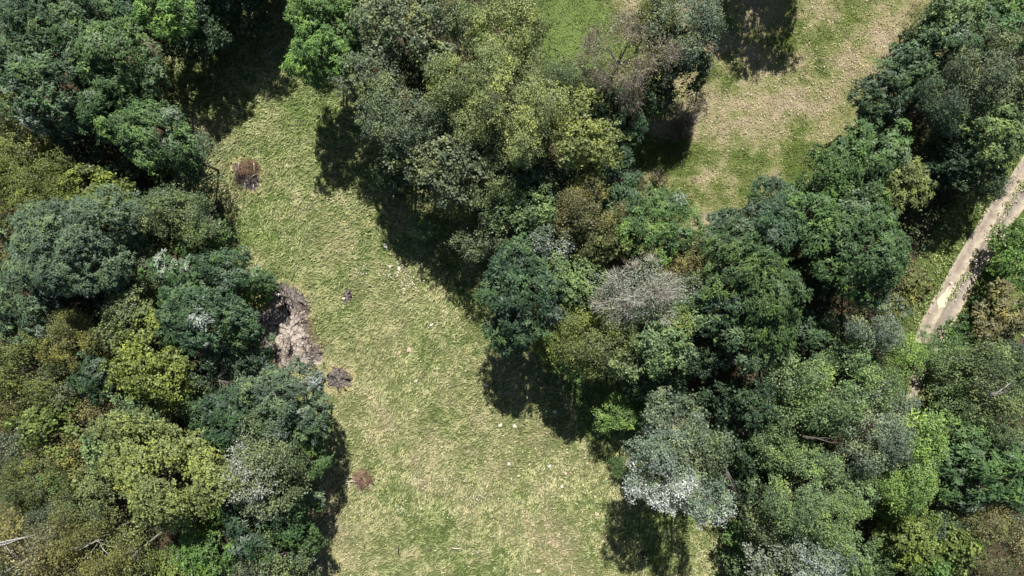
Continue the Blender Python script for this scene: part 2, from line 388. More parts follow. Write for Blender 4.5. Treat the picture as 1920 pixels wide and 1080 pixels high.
# ------------------------------------------------------------------ grass blades (stuff)
BURN_POLYS = {
 'big': [(513, 535), (530, 528), (556, 540), (577, 556), (582, 585), (580, 612), (590, 645), (608, 655), (603, 680), (585, 690), (540, 700), (505, 660), (470, 620), (480, 590), (512, 570)],
 'low': [(612, 702), (625, 688), (645, 690), (663, 707), (655, 724), (634, 730), (612, 722)],
 'small': [(646, 545), (656, 541), (662, 552), (658, 564), (651, 573), (644, 568), (645, 557)],
 'pile': [(437, 306), (462, 302), (480, 314), (488, 332), (487, 352), (474, 358), (455, 342), (442, 330)],
 'edge': [(1305, 85), (1325, 70), (1340, 85), (1335, 105), (1312, 108)],
}
BW = [W(p) for p in BURN_POLYS.values()]
def blades(name, poly, region, density, per, length, width, lean, height, label_kind='stuff', seed=1, comb=None, bounds=None):
    r = np.random.RandomState(seed)
    p = np.array(poly); x0, y0 = np.maximum(p.min(0), (-54, -33)); x1, y1 = np.minimum(p.max(0), (54, 33))
    n = int((x1 - x0) * (y1 - y0) * density)
    x = r.uniform(x0, x1, n); y = r.uniform(y0, y1, n)
    wob = (fbm(x, y, 0.8, 4.0) - 0.5) * 1.6
    keep = inside(poly, x + wob, y + wob)
    # patchy cover
    keep &= r.rand(n) < (0.25 + 1.3 * vnoise(x, y, 1.7, 33))
    for b in BW: keep &= ~inside(b, x, y)
    if region == 'verge':
        td = track_dist(x, y); keep &= (td > 0.02) | ((td < -1.0) & (r.rand(n) < .8) & (y > -1.0))
    x, y = x[keep], y[keep]; n = len(x)
    gr, dr = sward(x, y, region)
    ang0 = comb(x, y) if comb is not None else r.uniform(0, 2 * math.pi, n)
    tt = r.normal(0, 0.55, n) + 2.2 * (fbm(x, y, 1.0, 91.0, 2) - .5)
    # expand to blades
    x = np.repeat(x, per); y = np.repeat(y, per); gr = np.repeat(gr, per); dr = np.repeat(dr, per); tt = np.repeat(tt, per)
    a = np.repeat(ang0, per) + r.normal(0, 0.55 if comb is not None else 2.0, n * per); m = n * per
    x = x + r.normal(0, 0.12, m); y = y + r.normal(0, 0.12, m)
    L = length * r.uniform(0.55, 1.35, m); H = height * r.uniform(0.5, 1.3, m); Wd = width * r.uniform(0.7, 1.4, m)
    le = lean * r.uniform(0.7, 1.2, m)
    dx, dy = np.cos(a), np.sin(a); nx, ny = -dy, dx
    B = np.stack([x, y, np.full(m, 0.02)], 1)
    mid = B + np.stack([dx * L * le * 0.45, dy * L * le * 0.45, H * 0.95], 1)
    tip = B + np.stack([dx * L * le, dy * L * le, H * (1 - 0.45 * le)], 1)
    side = np.stack([nx * Wd / 2, ny * Wd / 2, r.normal(0, 0.2, m) * Wd], 1)
    V = np.stack([B - side * .6, B + side * .6, mid + side, mid - side, tip], 1).reshape(-1, 3)
    i = np.arange(m)[:, None] * 5
    F = np.concatenate([i + np.array([[0, 1, 2]]), i + np.array([[0, 2, 3]]), i + np.array([[3, 2, 4]])], 0)
    tone = np.repeat(tt + r.normal(0, 0.55, m), 5)
    me = mesh_np(name, V, F, 3, BLADE, {'green': np.repeat(gr, 5), 'dry': np.repeat(dr, 5), 'tone': tone})
    return link(name, me)
comb = lambda x, y: 3.7 + 2.0 * (fbm(x, y, 0.16, 40.0, 2) - 0.5) + 1.6 * (fbm(x, y, 0.9, 61.0, 2) - 0.5)
o = blades('meadow_grass', MW, 'meadow', 20, 5, 0.38, 0.046, 0.85, 0.2, seed=3, comb=comb)
tag(o, 'combed yellow green meadow grass lying over in tufts', None, None, 'stuff')
o = blades('dry_grass', FW, 'field', 17, 5, 0.26, 0.045, 0.85, 0.12, seed=4)
tag(o, 'short sunburnt straw coloured grass of the upper field', None, None, 'stuff')
o = blades('verge_grass', VW, 'verge', 9, 6, 0.34, 0.07, 0.7, 0.25, seed=5)
tag(o, 'lush green grass on both sides of the dirt track', None, None, 'stuff')

# ------------------------------------------------------------------ crowns: prototype meshes shared between trees
def rand_dirs(r, n, zmin=-1.0):
    z = r.uniform(zmin, 1, n); a = r.uniform(0, 2 * math.pi, n); s = np.sqrt(np.maximum(0, 1 - z * z))
    return np.stack([s * np.cos(a), s * np.sin(a), z], 1)

def leaf_quads(r, pos, out, ll, lw, up=0.5, rnd=0.5, droop=0.2):
    """rhombic leaves at pos; normals between outward, up and random"""
    n = len(pos)
    nrm = norm(out * 0.6 + np.array([0, 0, up]) + r.normal(0, rnd, (n, 3)))
    ax = r.normal(0, 1, (n, 3)) + out * 0.9 + np.array([0, 0, -droop])
    ax = norm(ax - nrm * np.sum(ax * nrm, 1, keepdims=True))
    sd_ = np.cross(nrm, ax)
    L = (ll * r.uniform(0.65, 1.3, n))[:, None]; Wd = (lw * r.uniform(0.7, 1.3, n))[:, None]
    return np.stack([pos - ax * L * .5, pos + sd_ * Wd * .5 + ax * L * .05, pos + ax * L * .5, pos - sd_ * Wd * .5 + ax * L * .05], 1)

def shape_mult(r):
    ks = [(r.randint(2, 6), r.uniform(0, 6.28), r.uniform(0.05, 0.17)) for _ in range(4)]
    def f(d):
        a = np.arctan2(d[:, 1], d[:, 0]); s = 1.0
        for k, ph, am in ks: s = s + am * np.cos(k * a + ph) * np.sqrt(np.maximum(0, 1 - d[:, 2] ** 2))
        return s
    return f

STYLE = dict(
 # lobes, lobe radius (of R), sprays per lobe m2, leaves per spray, spray spread, leaf length, width, up, rnd, pale clumps
 robinia=dict(nl=62, rl=.27, dens=8.0, per=11, sp=.26, ll=.31, lw=.095, up=.55, rnd=.45, droop=.35, mat='FROND', pal=.10, gap=.25),
 broad=dict(nl=58, rl=.27, dens=8.0, per=9, sp=.17, ll=.18, lw=.15, up=.5, rnd=.5, droop=.1, mat='LEAF', pal=.04, gap=.12),
 fine=dict(nl=72, rl=.26, dens=9.0, per=11, sp=.22, ll=.17, lw=.08, up=.35, rnd=.7, droop=.3, mat='LEAF', pal=.10, gap=.15),
 silver=dict(nl=60, rl=.27, dens=9.0, per=11, sp=.22, ll=.18, lw=.10, up=.3, rnd=.7, droop=.7, mat='LEAF', pal=.35, gap=.15),
 sparse=dict(nl=70, rl=.27, dens=6.5, per=10, sp=.32, ll=.16, lw=.075, up=.3, rnd=.8, droop=.5, mat='LEAF', pal=.12, gap=.3),
)
def crown_mesh(style, seed, RR):
    s = STYLE[style]; r = np.random.RandomState(seed)
    k = RR / 5.0
    nl = int(s['nl'] * max(0.35, k ** 1.2)); rl = s['rl'] * (RR if RR > 4 else RR * (1.15 if RR > 2.2 else 1.35))
    f = shape_mult(r)
    # lobes spread evenly with a jitter, more of them on top
    i = np.arange(nl) + .5; z = 1 - 1.85 * i / nl; a = i * 2.39996 + r.uniform(0, 6.28); sq = np.maximum(0, 1 - z * z) ** np.where(z < 0, .3, .5)
    d = norm(np.stack([sq * np.cos(a), sq * np.sin(a), z], 1) + r.normal(0, .16, (nl, 3)))
    kl = 6 if RR > 4 else 4; md = norm(rand_dirs(r, kl, -.3)); mi = np.argmax(d @ md.T, 1)
    d = norm(d + md[mi] * .33); lm = r.uniform(.74, 1.14, kl)
    rad = RR * 0.79 * f(d) * r.uniform(0.6, 1.08, nl) * lm[mi]
    cen = d * rad[:, None]; cen[:, 2] *= np.where(cen[:, 2] > 0, 0.85, 1.35)
    lr = rl * r.uniform(0.6, 1.3, nl)
    # second order: drop a few lobes for gaps
    keep = r.rand(nl) > s['gap'] * 0.5; cen, lr, d = cen[keep], lr[keep], d[keep]; nl = len(cen)
    P, O, T, PA = [], [], [], []
    for j in range(nl):
        ns = max(6, int(s['dens'] * 4.6 * lr[j] ** 2))
        u = rand_dirs(r, ns, -0.55); u = norm(u + d[j] * 0.55)
        kk = shape_mult(r)(u)
        pos = cen[j] + u * (lr[j] * r.uniform(0.55, 1.05, ns) * kk)[:, None] * np.array([1, 1, .8])
        if s['gap'] > .2:   # layered plates: squash sprays to shelves
            pos[:, 2] -= 0.25 * lr[j] * (np.hypot(u[:, 0], u[:, 1]) ** 2)
        tone = r.normal(0, .35) + r.normal(0, .35, ns) + 0.25 * (u[:, 2] - .3)  # last term: lighter tone for sprays higher on the lobe
        lobepale = (.6 if r.rand() < s['pal'] else 0.0) if style != 'silver' else float(sm(.22, .62, vnoise(cen[j][0], cen[j][2], .33, seed % 50)) * sm(-.75, -.0, -d[j][1]))
        pal = np.clip(lobepale * r.uniform(0.5, 1.2, ns) * sm(-.5, .2, -u[:, 1] + r.normal(0, .3, ns)) + (r.rand(ns) < .02) * .3, 0, 1)
        P.append(pos); O.append(u); T.append(tone); PA.append(pal)
    P = np.concatenate(P); O = np.concatenate(O); T = np.concatenate(T); PA = np.concatenate(PA)
    per = s['per']; m = len(P) * per
    out = np.repeat(O, per, 0)
    if style == 'robinia':
        # fronds radiate from the spray centre
        fd = norm(r.normal(0, 1, (m, 3)) * np.array([1, 1, .45]) + out * .7)
        pos = np.repeat(P, per, 0) + fd * (s['sp'] * r.uniform(.3, 1.1, m))[:, None]
        nrm = norm(np.array([0, 0, 1.0]) + out * .45 + r.normal(0, .42, (m, 3)))
        ax = norm(fd + np.array([0, 0, -.15])); ax = norm(ax - nrm * np.sum(ax * nrm, 1, keepdims=True)); sd_ = np.cross(nrm, ax)
        L = (s['ll'] * r.uniform(.6, 1.2, m))[:, None]; Wd = (s['lw'] * r.uniform(.7, 1.3, m))[:, None]
        Q = np.stack([pos - ax * L * .5, pos + sd_ * Wd * .5, pos + ax * L * .5 - np.array([0, 0, .04]), pos - sd_ * Wd * .5], 1)
    else:
        pos = np.repeat(P, per, 0) + r.normal(0, s['sp'] * .62, (m, 3)) * np.array([1, 1, .7])
        if style == 'silver' : pos[:, 2] -= np.abs(r.normal(0, .12, m))
        Q = leaf_quads(r, pos, out, s['ll'], s['lw'], s['up'], s['rnd'], s['droop'])
    tone = np.repeat(np.repeat(T, per) + r.normal(0, .24, m), 4); pal = np.repeat(np.clip(np.repeat(PA, per) * r.uniform(.4, 1.3, m), 0, 1), 4)
    V = Q.reshape(-1, 3); F = np.arange(len(V)).reshape(-1, 4)
    me = mesh_np(style + '_crown', V, F, 4, FROND if s['mat'] == 'FROND' else LEAF, {'tone': tone, 'pale': pal})
    return me, cen

def tube_np(pts, rads, sides=4):
    P = np.array(pts, float); n = len(P); T_ = norm(np.gradient(P, axis=0))
    ref = np.where(np.abs(T_[:, 2:3]) > .9, np.array([[1., 0, 0]]), np.array([[0, 0, 1.]]))
    A = norm(np.cross(T_, ref)); B = np.cross(T_, A); V = []
    for i in range(n):
        for k in range(sides):
            a = 2 * math.pi * k / sides; V.append(P[i] + (A[i] * math.cos(a) + B[i] * math.sin(a)) * rads[i])
    F = [(i * sides + k, i * sides + (k + 1) % sides, (i + 1) * sides + (k + 1) % sides, (i + 1) * sides + k) for i in range(n - 1) for k in range(sides)]
    return V, F
class MB:
    def __init__(s): s.v = []; s.f = []
    def tube(s, pts, rads, sides=4, cap=True):
        V, F = tube_np(pts, rads, sides); b = len(s.v); s.v += [tuple(x) for x in V]; s.f += [tuple(b + i for i in f) for f in F]
        if cap:
            s.f.append(tuple(b + i for i in range(sides))[::-1]); s.f.append(tuple(b + (len(pts) - 1) * sides + i for i in range(sides)))
    def mesh(s, name, mat):
        me = bpy.data.meshes.new(name); me.from_pydata(s.v, [], s.f); me.materials.append(mat)
        for p in me.polygons: p.use_smooth = True
        return me

def twig_crown(seed, RR, leaves=0.25, zs=1.0, dens=1.0):
    """a leafless or nearly leafless crown: limbs forking into fine twigs"""
    r = np.random.RandomState(seed)
    n = int(9000 * dens * (RR / 4) ** 2); fm = shape_mult(r)
    nb = 26; bd = norm(rand_dirs(r, nb, -.7) + r.normal(0, .1, (nb, 3)))
    bc = bd * (RR * fm(bd) * r.uniform(.4, .92, nb))[:, None] * np.array([1, 1, zs]); br = RR * r.uniform(.14, .36, nb)
    wgt = br ** 2; own = r.choice(nb, n, p=wgt / wgt.sum())
    u = norm(r.normal(0, 1, (n, 3)) + bd[own] * .7); p0 = bc[own] + u * (br[own] * r.uniform(.25, 1.0, n) ** .6)[:, None]
    ax = norm(u * .8 + bd[own] * .3 + r.normal(0, .5, (n, 3)) + np.array([0, 0, .15]))
    L = r.uniform(.25, .8, n)[:, None]
    sd_ = norm(np.cross(ax, r.normal(0, 1, (n, 3)))) * r.uniform(.009, .024, n)[:, None]
    b1 = p0 + ax * L * .5 + r.normal(0, .05, (n, 3)); b2 = b1 + norm(ax + r.normal(0, .4, (n, 3))) * L * .5
    V = np.stack([p0 - sd_, p0 + sd_, b1 + sd_ * .8, b1 - sd_ * .8, b2 + sd_ * .2, b2 - sd_ * .2], 1).reshape(-1, 3)
    i = np.arange(n)[:, None] * 6; F = np.concatenate([i + np.array([[0, 1, 2, 3]]), i + np.array([[3, 2, 4, 5]])])
    me = mesh_np('bare_twigs', V, F, 4, TWIG)
    # sparse small leaves
    ml = int(n * 1.3 * leaves); d2 = rand_dirs(r, ml, -.6); pos = d2 * (RR * shape_mult(r)(d2) * r.uniform(.5, 1., ml))[:, None] * np.array([1, 1, zs])
    Q = leaf_quads(r, pos, d2, .14, .07, .3, .8, .3).reshape(-1, 3)
    me2 = mesh_np('few_leaves', Q, np.arange(len(Q)).reshape(-1, 4), 4, LEAF, {'tone': np.repeat(r.normal(0, .6, ml), 4), 'pale': np.repeat((r.rand(ml) < .25) * .8, 4)}) if ml > 4 else None
    lob = rand_dirs(r, 26, -.2) * RR * .7 * np.array([1, 1, zs])
    return me, me2, lob

PROTO = {}
def protos(style):
    out = []
    sizes = [(5.2, 0), (5.2, 1), (5.2, 2), (3.4, 0), (3.4, 1), (2.0, 0), (2.0, 1)]
    if style in ('silver', 'sparse'): sizes = [(5.2, 0), (3.4, 0), (3.4, 1), (2.0, 0)]
    for RR, k in sizes:
        me, cen = crown_mesh(style, abs(hash_(style)) + int(RR * 10) + k * 77, RR)
        out.append((RR, me, cen))
    return out
def hash_(s): return sum((i + 3) * ord(c) for i, c in enumerate(s))
for st in STYLE: PROTO[st] = protos(st)

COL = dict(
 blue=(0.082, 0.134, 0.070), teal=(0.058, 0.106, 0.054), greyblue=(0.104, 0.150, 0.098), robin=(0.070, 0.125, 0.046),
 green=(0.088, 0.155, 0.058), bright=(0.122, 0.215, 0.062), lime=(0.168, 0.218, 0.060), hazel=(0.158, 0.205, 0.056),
 olive=(0.148, 0.176, 0.062), gold=(0.200, 0.198, 0.070), brown=(0.178, 0.170, 0.082), dark=(0.052, 0.090, 0.048),  # dark: mostly crowns in shade, the shade put into their leaf colour
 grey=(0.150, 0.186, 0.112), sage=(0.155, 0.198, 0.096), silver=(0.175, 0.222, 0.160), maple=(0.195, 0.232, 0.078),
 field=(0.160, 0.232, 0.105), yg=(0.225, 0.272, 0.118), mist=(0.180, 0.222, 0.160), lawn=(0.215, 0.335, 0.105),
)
tree_i = 0
ALL_TREES = []
def trunk_mesh(r, zc, RR, cen, fork=0.45, mat=BARK, thick=1.0):
    mb = MB(); th = 0.028 * RR * thick + 0.03
    top = Vector((r.uniform(-.3, .3), r.uniform(-.3, .3), zc + 0.35 * RR))
    pts = [(0, 0, -0.1), (0.02 * RR * r.uniform(-1, 1), 0.02 * RR, zc * .35), (top.x * .4, top.y * .4, zc * .8), tuple(top)]
    mb.tube(pts, [th * 1.35, th, th * .75, th * .15], 7)
    idx = r.permutation(len(cen))[:14]
    for j in idx:
        c = cen[j]; h = max(0.25, zc - RR * r.uniform(.25, .65)); s = Vector((top.x * .3, top.y * .3, h))
        e = Vector((c[0], c[1], c[2] + zc)); m_ = s.lerp(e, .5) + Vector((r.uniform(-.2, .2), r.uniform(-.2, .2), .06 * RR))
        mb.tube([s, m_, e], [th * .42, th * .26, th * .06], 4, cap=False)
    return mb.mesh('trunk', mat)

def tree(px, py, rpx, zc, style, col, label, name=None, white=0.25, zs=1.0, trunk=None, cat=None, group=None, sx=1.0, yaw=None):
    global tree_i
    tree_i += 1; r = np.random.RandomState(100 + tree_i)
    if zc > 5: zc = 5 + (zc - 5) * .72
    RR = rpx * 1.07 * M * (CAM_H - zc) / CAM_H
    if style != 'silver': sx = sx * r.uniform(.86, 1.16)
    opts = sorted(PROTO[style], key=lambda t: abs(math.log(t[0] / RR)))
    best = opts[0][0]; same = [t for t in opts if t[0] == best]
    R0, me, cen = same[tree_i % len(same)]
    s = RR / R0 * 1.02
    cat = cat or ('shrub' if zc < 3.2 else 'tree')
    name = name or dict(robinia='robinia_tree', broad='broadleaf_tree', fine='willow_tree', silver='white_poplar_tree', sparse='birch_tree')[style]
    if cat == 'shrub' and 'shrub' not in name: name = 'shrub'
    p = at(px, py, zc)
    root = empty(name, (p.x, p.y, 0)); tag(root, label, cat, group)
    c = link('crown', me, root, (0, 0, zc))
    yaw = r.uniform(0, 6.28) if yaw is None else yaw
    c.rotation_euler = (0, 0, yaw)
    if RR < 1.6: sz = s * zs * .9
    else: sz = s * zs
    c.scale = (s * sx, s / sx, sz)
    jit = r.uniform(.93, 1.07) * np.array([r.uniform(.93, 1.01), 1.0, r.uniform(.94, 1.06)]); base = COL[col]
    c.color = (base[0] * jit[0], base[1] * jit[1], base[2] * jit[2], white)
    ca, sa = math.cos(yaw), math.sin(yaw)
    cc = np.stack([(cen[:, 0] * s * sx) * ca - (cen[:, 1] * s / sx) * sa, (cen[:, 0] * s * sx) * sa + (cen[:, 1] * s / sx) * ca, cen[:, 2] * sz], 1)
    link('trunk', trunk_mesh(r, zc, RR, cc, mat=trunk or BARK), root)
    ALL_TREES.append((p.x, p.y, RR))
    return root

T = tree
# --- wood on the side of the ash patch, upper corner
T(85, 38, 92, 11, 'robinia', 'blue', 'pale tipped blue green robinia filling the upper corner of the wood beside the meadow', white=.25)
T(150, 82, 48, 12, 'robinia', 'green', 'small yellow green robinia crown squeezed between two larger blue green ones near the top corner')
T(212, 108, 74, 11.5, 'robinia', 'green', 'broad fresh green robinia whose twigs stick out over the dark shade at the top')
T(105, 160, 88, 11, 'robinia', 'blue', 'wide bluish robinia with feathery pale sprays below the top corner tree', white=.4)
T(205, 196, 62, 10.5, 'robinia', 'robin', 'deep green robinia wedged above the yellow tipped robinia')
T(280, 142, 36, 9, 'robinia', 'green', 'small light green robinia leaning out over the deep shade at the meadow top')
T(308, 22, 46, 10, 'robinia', 'bright', 'bright green robinia alone against black shade at the top edge')
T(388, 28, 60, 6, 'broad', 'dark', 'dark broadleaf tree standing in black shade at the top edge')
T(245, 12, 46, 8, 'robinia', 'teal', 'shaded teal robinia between the corner robinia and the bright one at the top edge')
T(274, 248, 66, 11, 'robinia', 'green', 'fresh green robinia with yellow tips above the brushwood heap corner of the meadow')
T(360, 300, 48, 5.5, 'fine', 'greyblue', 'grey blue fine leaved tree touching the meadow beside the half burnt brush pile', white=.3, name='willow_tree')
T(14, 105, 46, 7, 'robinia', 'teal', 'dark green robinia cut by the picture edge below the corner robinia')
T(22, 212, 48, 6, 'fine', 'olive', 'low olive willow scrub tree below the dark edge robinia', name='willow_tree')
T(42, 285, 55, 6.5, 'broad', 'olive', 'olive hazel crown beside the black gap under the wide bluish robinia')
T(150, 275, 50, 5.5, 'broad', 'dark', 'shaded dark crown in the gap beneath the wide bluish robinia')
T(60, 372, 90, 8, 'fine', 'olive', 'large olive hornbeam with fine even leaves against the picture edge', name='hornbeam_tree')
T(18, 330, 45, 8, 'broad', 'hazel', 'yellowish hazel just above the large olive hornbeam')
T(150, 345, 38, 8, 'broad', 'hazel', 'narrow yellow green hazel between the olive hornbeam and the brightest hazel')
T(196, 380, 52, 8.5, 'broad', 'lime', 'brightest yellow green hazel with chunky leaf clumps')
T(255, 330, 48, 5, 'broad', 'dark', 'small dark tree deep in shade under the yellow tipped robinia')
# --- wood, middle
T(328, 402, 66, 9.5, 'fine', 'sage', 'mixed sage green tree behind the meadow edge below the grey blue tree', white=.4, name='ash_tree')
T(388, 378, 28, 3.5, 'broad', 'dark', 'dark edge bush just below the grey blue tree on the meadow margin')
T(378, 450, 48, 6, 'robinia', 'robin', 'mid green robinia beside the straw coloured meadow margin')
T(425, 508, 44, 9.5, 'robinia', 'teal', 'deep green robinia directly above the ash patch robinia')
T(140, 462, 98, 12.5, 'robinia', 'greyblue', 'very wide grey green robinia crown casting a black pocket below itself', white=.15)
T(62, 500, 54, 9, 'robinia', 'greyblue', 'grey green robinia crown adjoining the very wide one on its outer side', white=.25)
T(272, 515, 38, 8, 'fine', 'grey', 'small greyish willow between the very wide robinia and the ash patch robinia', white=.4)
T(325, 520, 46, 10, 'robinia', 'green', 'fresh green robinia with pale leaf tips behind the ash patch robinia', white=.7)
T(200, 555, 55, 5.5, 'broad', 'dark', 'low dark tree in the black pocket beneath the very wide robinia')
T(452, 540, 44, 3.4, 'robinia', 'green', 'glossy green low robinia overhanging the upper end of the big ash patch', white=.4, cat='tree')
T(390, 600, 80, 11, 'robinia', 'teal', 'large deep green robinia with a white flecked ridge next to the ash patch', white=1.0)
T(45, 562, 66, 9, 'robinia', 'blue', 'soft blue green robinia at the picture edge below the grey green pair', white=.3)
T(10, 478, 44, 7, 'fine', 'gold', 'golden olive willow peeping in at the picture edge beside the grey green robinia')
T(12, 615, 40, 7, 'fine', 'brown', 'brownish willow at the picture edge beneath the soft blue green robinia')
T(100, 600, 36, 8, 'robinia', 'teal', 'little teal robinia under the soft blue green one')
T(142, 628, 60, 9, 'fine', 'gold', 'golden brown birch with a domed top in the middle of the wood', name='birch_tree')
T(245, 595, 62, 8.5, 'broad', 'sage', 'sage green oak with open leaf clumps beside the golden brown birch')
T(198, 655, 36, 7, 'fine', 'olive', 'small shaded olive tree tucked under the golden brown birch')
T(288, 690, 76, 9.5, 'broad', 'lime', 'bright yellow green hazel with a few pure yellow leaf clumps', name='hazel_tree')
T(175, 705, 38, 9, 'robinia', 'teal', 'compact blue teal crown standing out among olive trees')
T(48, 690, 76, 8, 'fine', 'olive', 'broad olive willow at the picture edge in the middle of the wood')
T(110, 728, 40, 8, 'fine', 'grey', 'small grey green willow right of the broad olive one', white=.4)
T(425, 672, 50, 7.5, 'fine', 'greyblue', 'grey green elder with bare twigs below the white flecked robinia', white=.4, name='elder_tree')
T(475, 668, 36, 6, 'robinia', 'teal', 'low teal robinia at the shaded edge of the big ash patch')
T(428, 735, 40, 7, 'sparse', 'grey', 'thin grey crown with bare purple twigs above the dark blue robinia', white=.5, name='elder_tree')
# --- wood, lower
T(533, 742, 66, 10, 'robinia', 'greyblue', 'dark blue grey robinia reaching over the foot of the ash patch', white=.5)
T(576, 790, 40, 9, 'robinia', 'blue', 'blue green robinia with frayed sprays poking out over the lower meadow', white=.4)
T(438, 790, 62, 10, 'robinia', 'teal', 'teal robinia beside the yellow leaved hazel and the silvery trees', white=.4)
T(500, 820, 50, 10, 'fine', 'greyblue', 'small misty grey tree between the teal robinia and the silvery poplar', white=.7, name='willow_tree')
T(505, 885, 80, 12, 'silver', 'sage', 'large silvery flecked tree on the wood edge above the reddish brush pile', white=.55)
T(582, 862, 36, 7, 'robinia', 'green', 'green robinia on the meadow side of the silvery flecked tree')
T(450, 905, 42, 9, 'silver', 'grey', 'pale grey twiggy crown between the maple and the silvery flecked tree', white=.7)
T(538, 965, 54, 8, 'robinia', 'robin', 'mid green robinia below the silvery flecked tree', white=.3)
T(470, 985, 52, 10, 'robinia', 'teal', 'teal robinia low in the wood between maple and meadow', white=.3)
T(574, 1010, 34, 7, 'broad', 'green', 'leafy green tree at the dark lower corner of the meadow edge')
T(524, 1045, 54, 9, 'fine', 'sage', 'grey green tree at the bottom edge beside the meadow shade', white=.4, name='ash_tree')
T(470, 1070, 44, 8, 'fine', 'grey', 'small grey bush tree at the bottom edge beside the yellow green hazel', white=.4)
T(300, 890, 108, 13, 'broad', 'maple', 'big round maple with evenly knobbly olive crown, the largest of the wood', name='maple_tree', zs=.85, white=.1)
T(385, 1035, 62, 9, 'broad', 'bright', 'fresh green hazel below the big round maple', name='hazel_tree')
T(318, 1068, 40, 7, 'broad', 'hazel', 'small hazel at the bottom edge under the black shade of the maple', name='hazel_tree')
T(255, 778, 48, 9, 'broad', 'field', 'mid green hazel between the yellow leaved hazel and the maple', name='hazel_tree')
T(205, 840, 50, 9.5, 'broad', 'field', 'mid green hazel leaning on the shoulder of the big maple', name='hazel_tree')
T(85, 795, 55, 8.5, 'broad', 'lime', 'yellow green hazel near the picture edge among olive willows', name='hazel_tree')
T(188, 770, 40, 8, 'sparse', 'brown', 'small brownish birch above the golden one beside the maple')
T(135, 845, 44, 8.5, 'sparse', 'gold', 'golden brown thin leaved birch left of the maple')
T(20, 750, 50, 7.5, 'fine', 'gold', 'olive gold willow at the picture edge above the yellow green hazel')
T(15, 850, 44, 7, 'fine', 'grey', 'grey green willow at the picture edge below the yellow green hazel', white=.4)
T(62, 905, 62, 9, 'fine', 'olive', 'dark domed olive tree near the picture edge level with the maple', name='elm_tree')
T(112, 900, 34, 7, 'robinia', 'green', 'small fresh green crown beside the dark domed olive tree')
T(95, 968, 56, 8, 'fine', 'grey', 'grey green willow with pale sprays above the brown birches', white=.4)
T(165, 955, 48, 8, 'fine', 'sage', 'sage green willow between the maple and the grey green willow', white=.3)
T(155, 900, 34, 8, 'broad', 'yg', 'small yellowish crown touching the maple on its outer side')
T(55, 1045, 88, 10, 'sparse', 'brown', 'brown leaved birch with a long white bare trunk lying across it', trunk=BARK_PALE)
T(170, 1025, 72, 10, 'sparse', 'gold', 'brownish gold birch with thin pale branches beside the white trunked birch', trunk=BARK_PALE)
T(245, 1040, 50, 9, 'sparse', 'olive', 'olive birch with pale twigs below the maple shade', trunk=BARK_PALE)
T(110, 1085, 60, 9, 'sparse', 'brown', 'brown birch cut off by the bottom edge between the other birches', trunk=BARK_PALE)
T(12, 985, 44, 7.5, 'sparse', 'olive', 'olive birch at the picture edge just above the white trunk', trunk=BARK_PALE)
# --- trees above the picture whose shade falls into the top of the meadow
T(410, -140, 95, 10, 'broad', 'dark', 'tall dark tree beyond the top edge shading the meadow head')
T(510, -170, 70, 9, 'broad', 'green', 'tree beyond the top edge beside the bright robinia')
T(465, 5, 44, 4, 'broad', 'dark', 'low dark bush tree in the shade at the very head of the meadow')
T(345, 75, 40, 4, 'broad', 'dark', 'dark bush tree in black shade below the bright robinia of the top edge')
T(350, -70, 70, 9, 'robinia', 'green', 'robinia beyond the top edge behind the bright one')
T(570, -90, 60, 9, 'robinia', 'bright', 'bright robinia beyond the top edge above its vivid twins')
T(480, -85, 45, 6, 'broad', 'dark', 'dark tree just beyond the top edge over the meadow head')
T(420, -85, 50, 6, 'broad', 'dark', 'dark tree just beyond the top edge beside the meadow head')
T(1480, -190, 112, 9, 'broad', 'field', 'round tree beyond the top edge that throws the big shadow on the dry field')
# --- central belt, top
T(590, 2, 58, 12, 'robinia', 'bright', 'vivid light green robinia at the top edge, the brightest of the belt', white=.1)
T(600, 82, 66, 11, 'robinia', 'bright', 'vivid green robinia directly under its brighter twin, over the meadow shade', white=.1)
T(745, 42, 86, 11, 'broad', 'grey', 'grey green oak with dense small leaves at the top edge of the belt', name='oak_tree', white=.25)
T(840, 18, 48, 11, 'fine', 'sage', 'brownish sage tree between the grey oak and the yellow green field maple')
T(688, 150, 62, 10.5, 'broad', 'grey', 'pale grey green oak leaning over the meadow shade below the vivid robinias', name='oak_tree', white=.3)
T(775, 130, 60, 5.5, 'broad', 'dark', 'shaded dark tree in the hollow between the grey oaks')
T(752, 222, 76, 11.5, 'fine', 'grey', 'soft grey willow in front of the yellow green giant', white=.3)
T(880, 50, 44, 10, 'silver', 'grey', 'silvery twigged crown at the top of the belt beside the yellow green giant', white=.4)
T(950, 60, 78, 13, 'fine', 'yg', 'upper yellow green lobe tree of the giant field maple group', name='field_maple_tree', white=.1)
T(870, 158, 78, 13.5, 'fine', 'yg', 'yellow green field maple nearest the soft grey willow', name='field_maple_tree', white=.15)
T(950, 190, 108, 14, 'fine', 'yg', 'giant yellow green field maple dominating the belt, a dark branch showing in its top', name='field_maple_tree', white=.15)
T(1040, 160, 62, 11, 'fine', 'sage', 'sage field maple on the clearing side of the giant', name='field_maple_tree', white=.2)
T(850, 300, 84, 10, 'broad', 'grey', 'dark shaded oak with scattered light leaves below the soft grey willow', name='oak_tree', white=.2)
T(930, 295, 70, 10.5, 'fine', 'sage', 'half shaded sage willow on the underside of the giant')
T(1080, 265, 78, 12, 'broad', 'maple', 'rounded olive oak on the clearing side below the giant field maple', name='oak_tree', white=.15)
T(1010, 335, 66, 8, 'broad', 'dark', 'dark green oak in shade under the rounded olive oak', name='oak_tree')
T(1150, 335, 46, 7, 'robinia', 'teal', 'small teal robinia with one pale tuft at the lower corner of the upper field', white=.6)
T(755, 335, 52, 6, 'broad', 'dark', 'shaded tree at the black meadow side of the belt', white=.1)
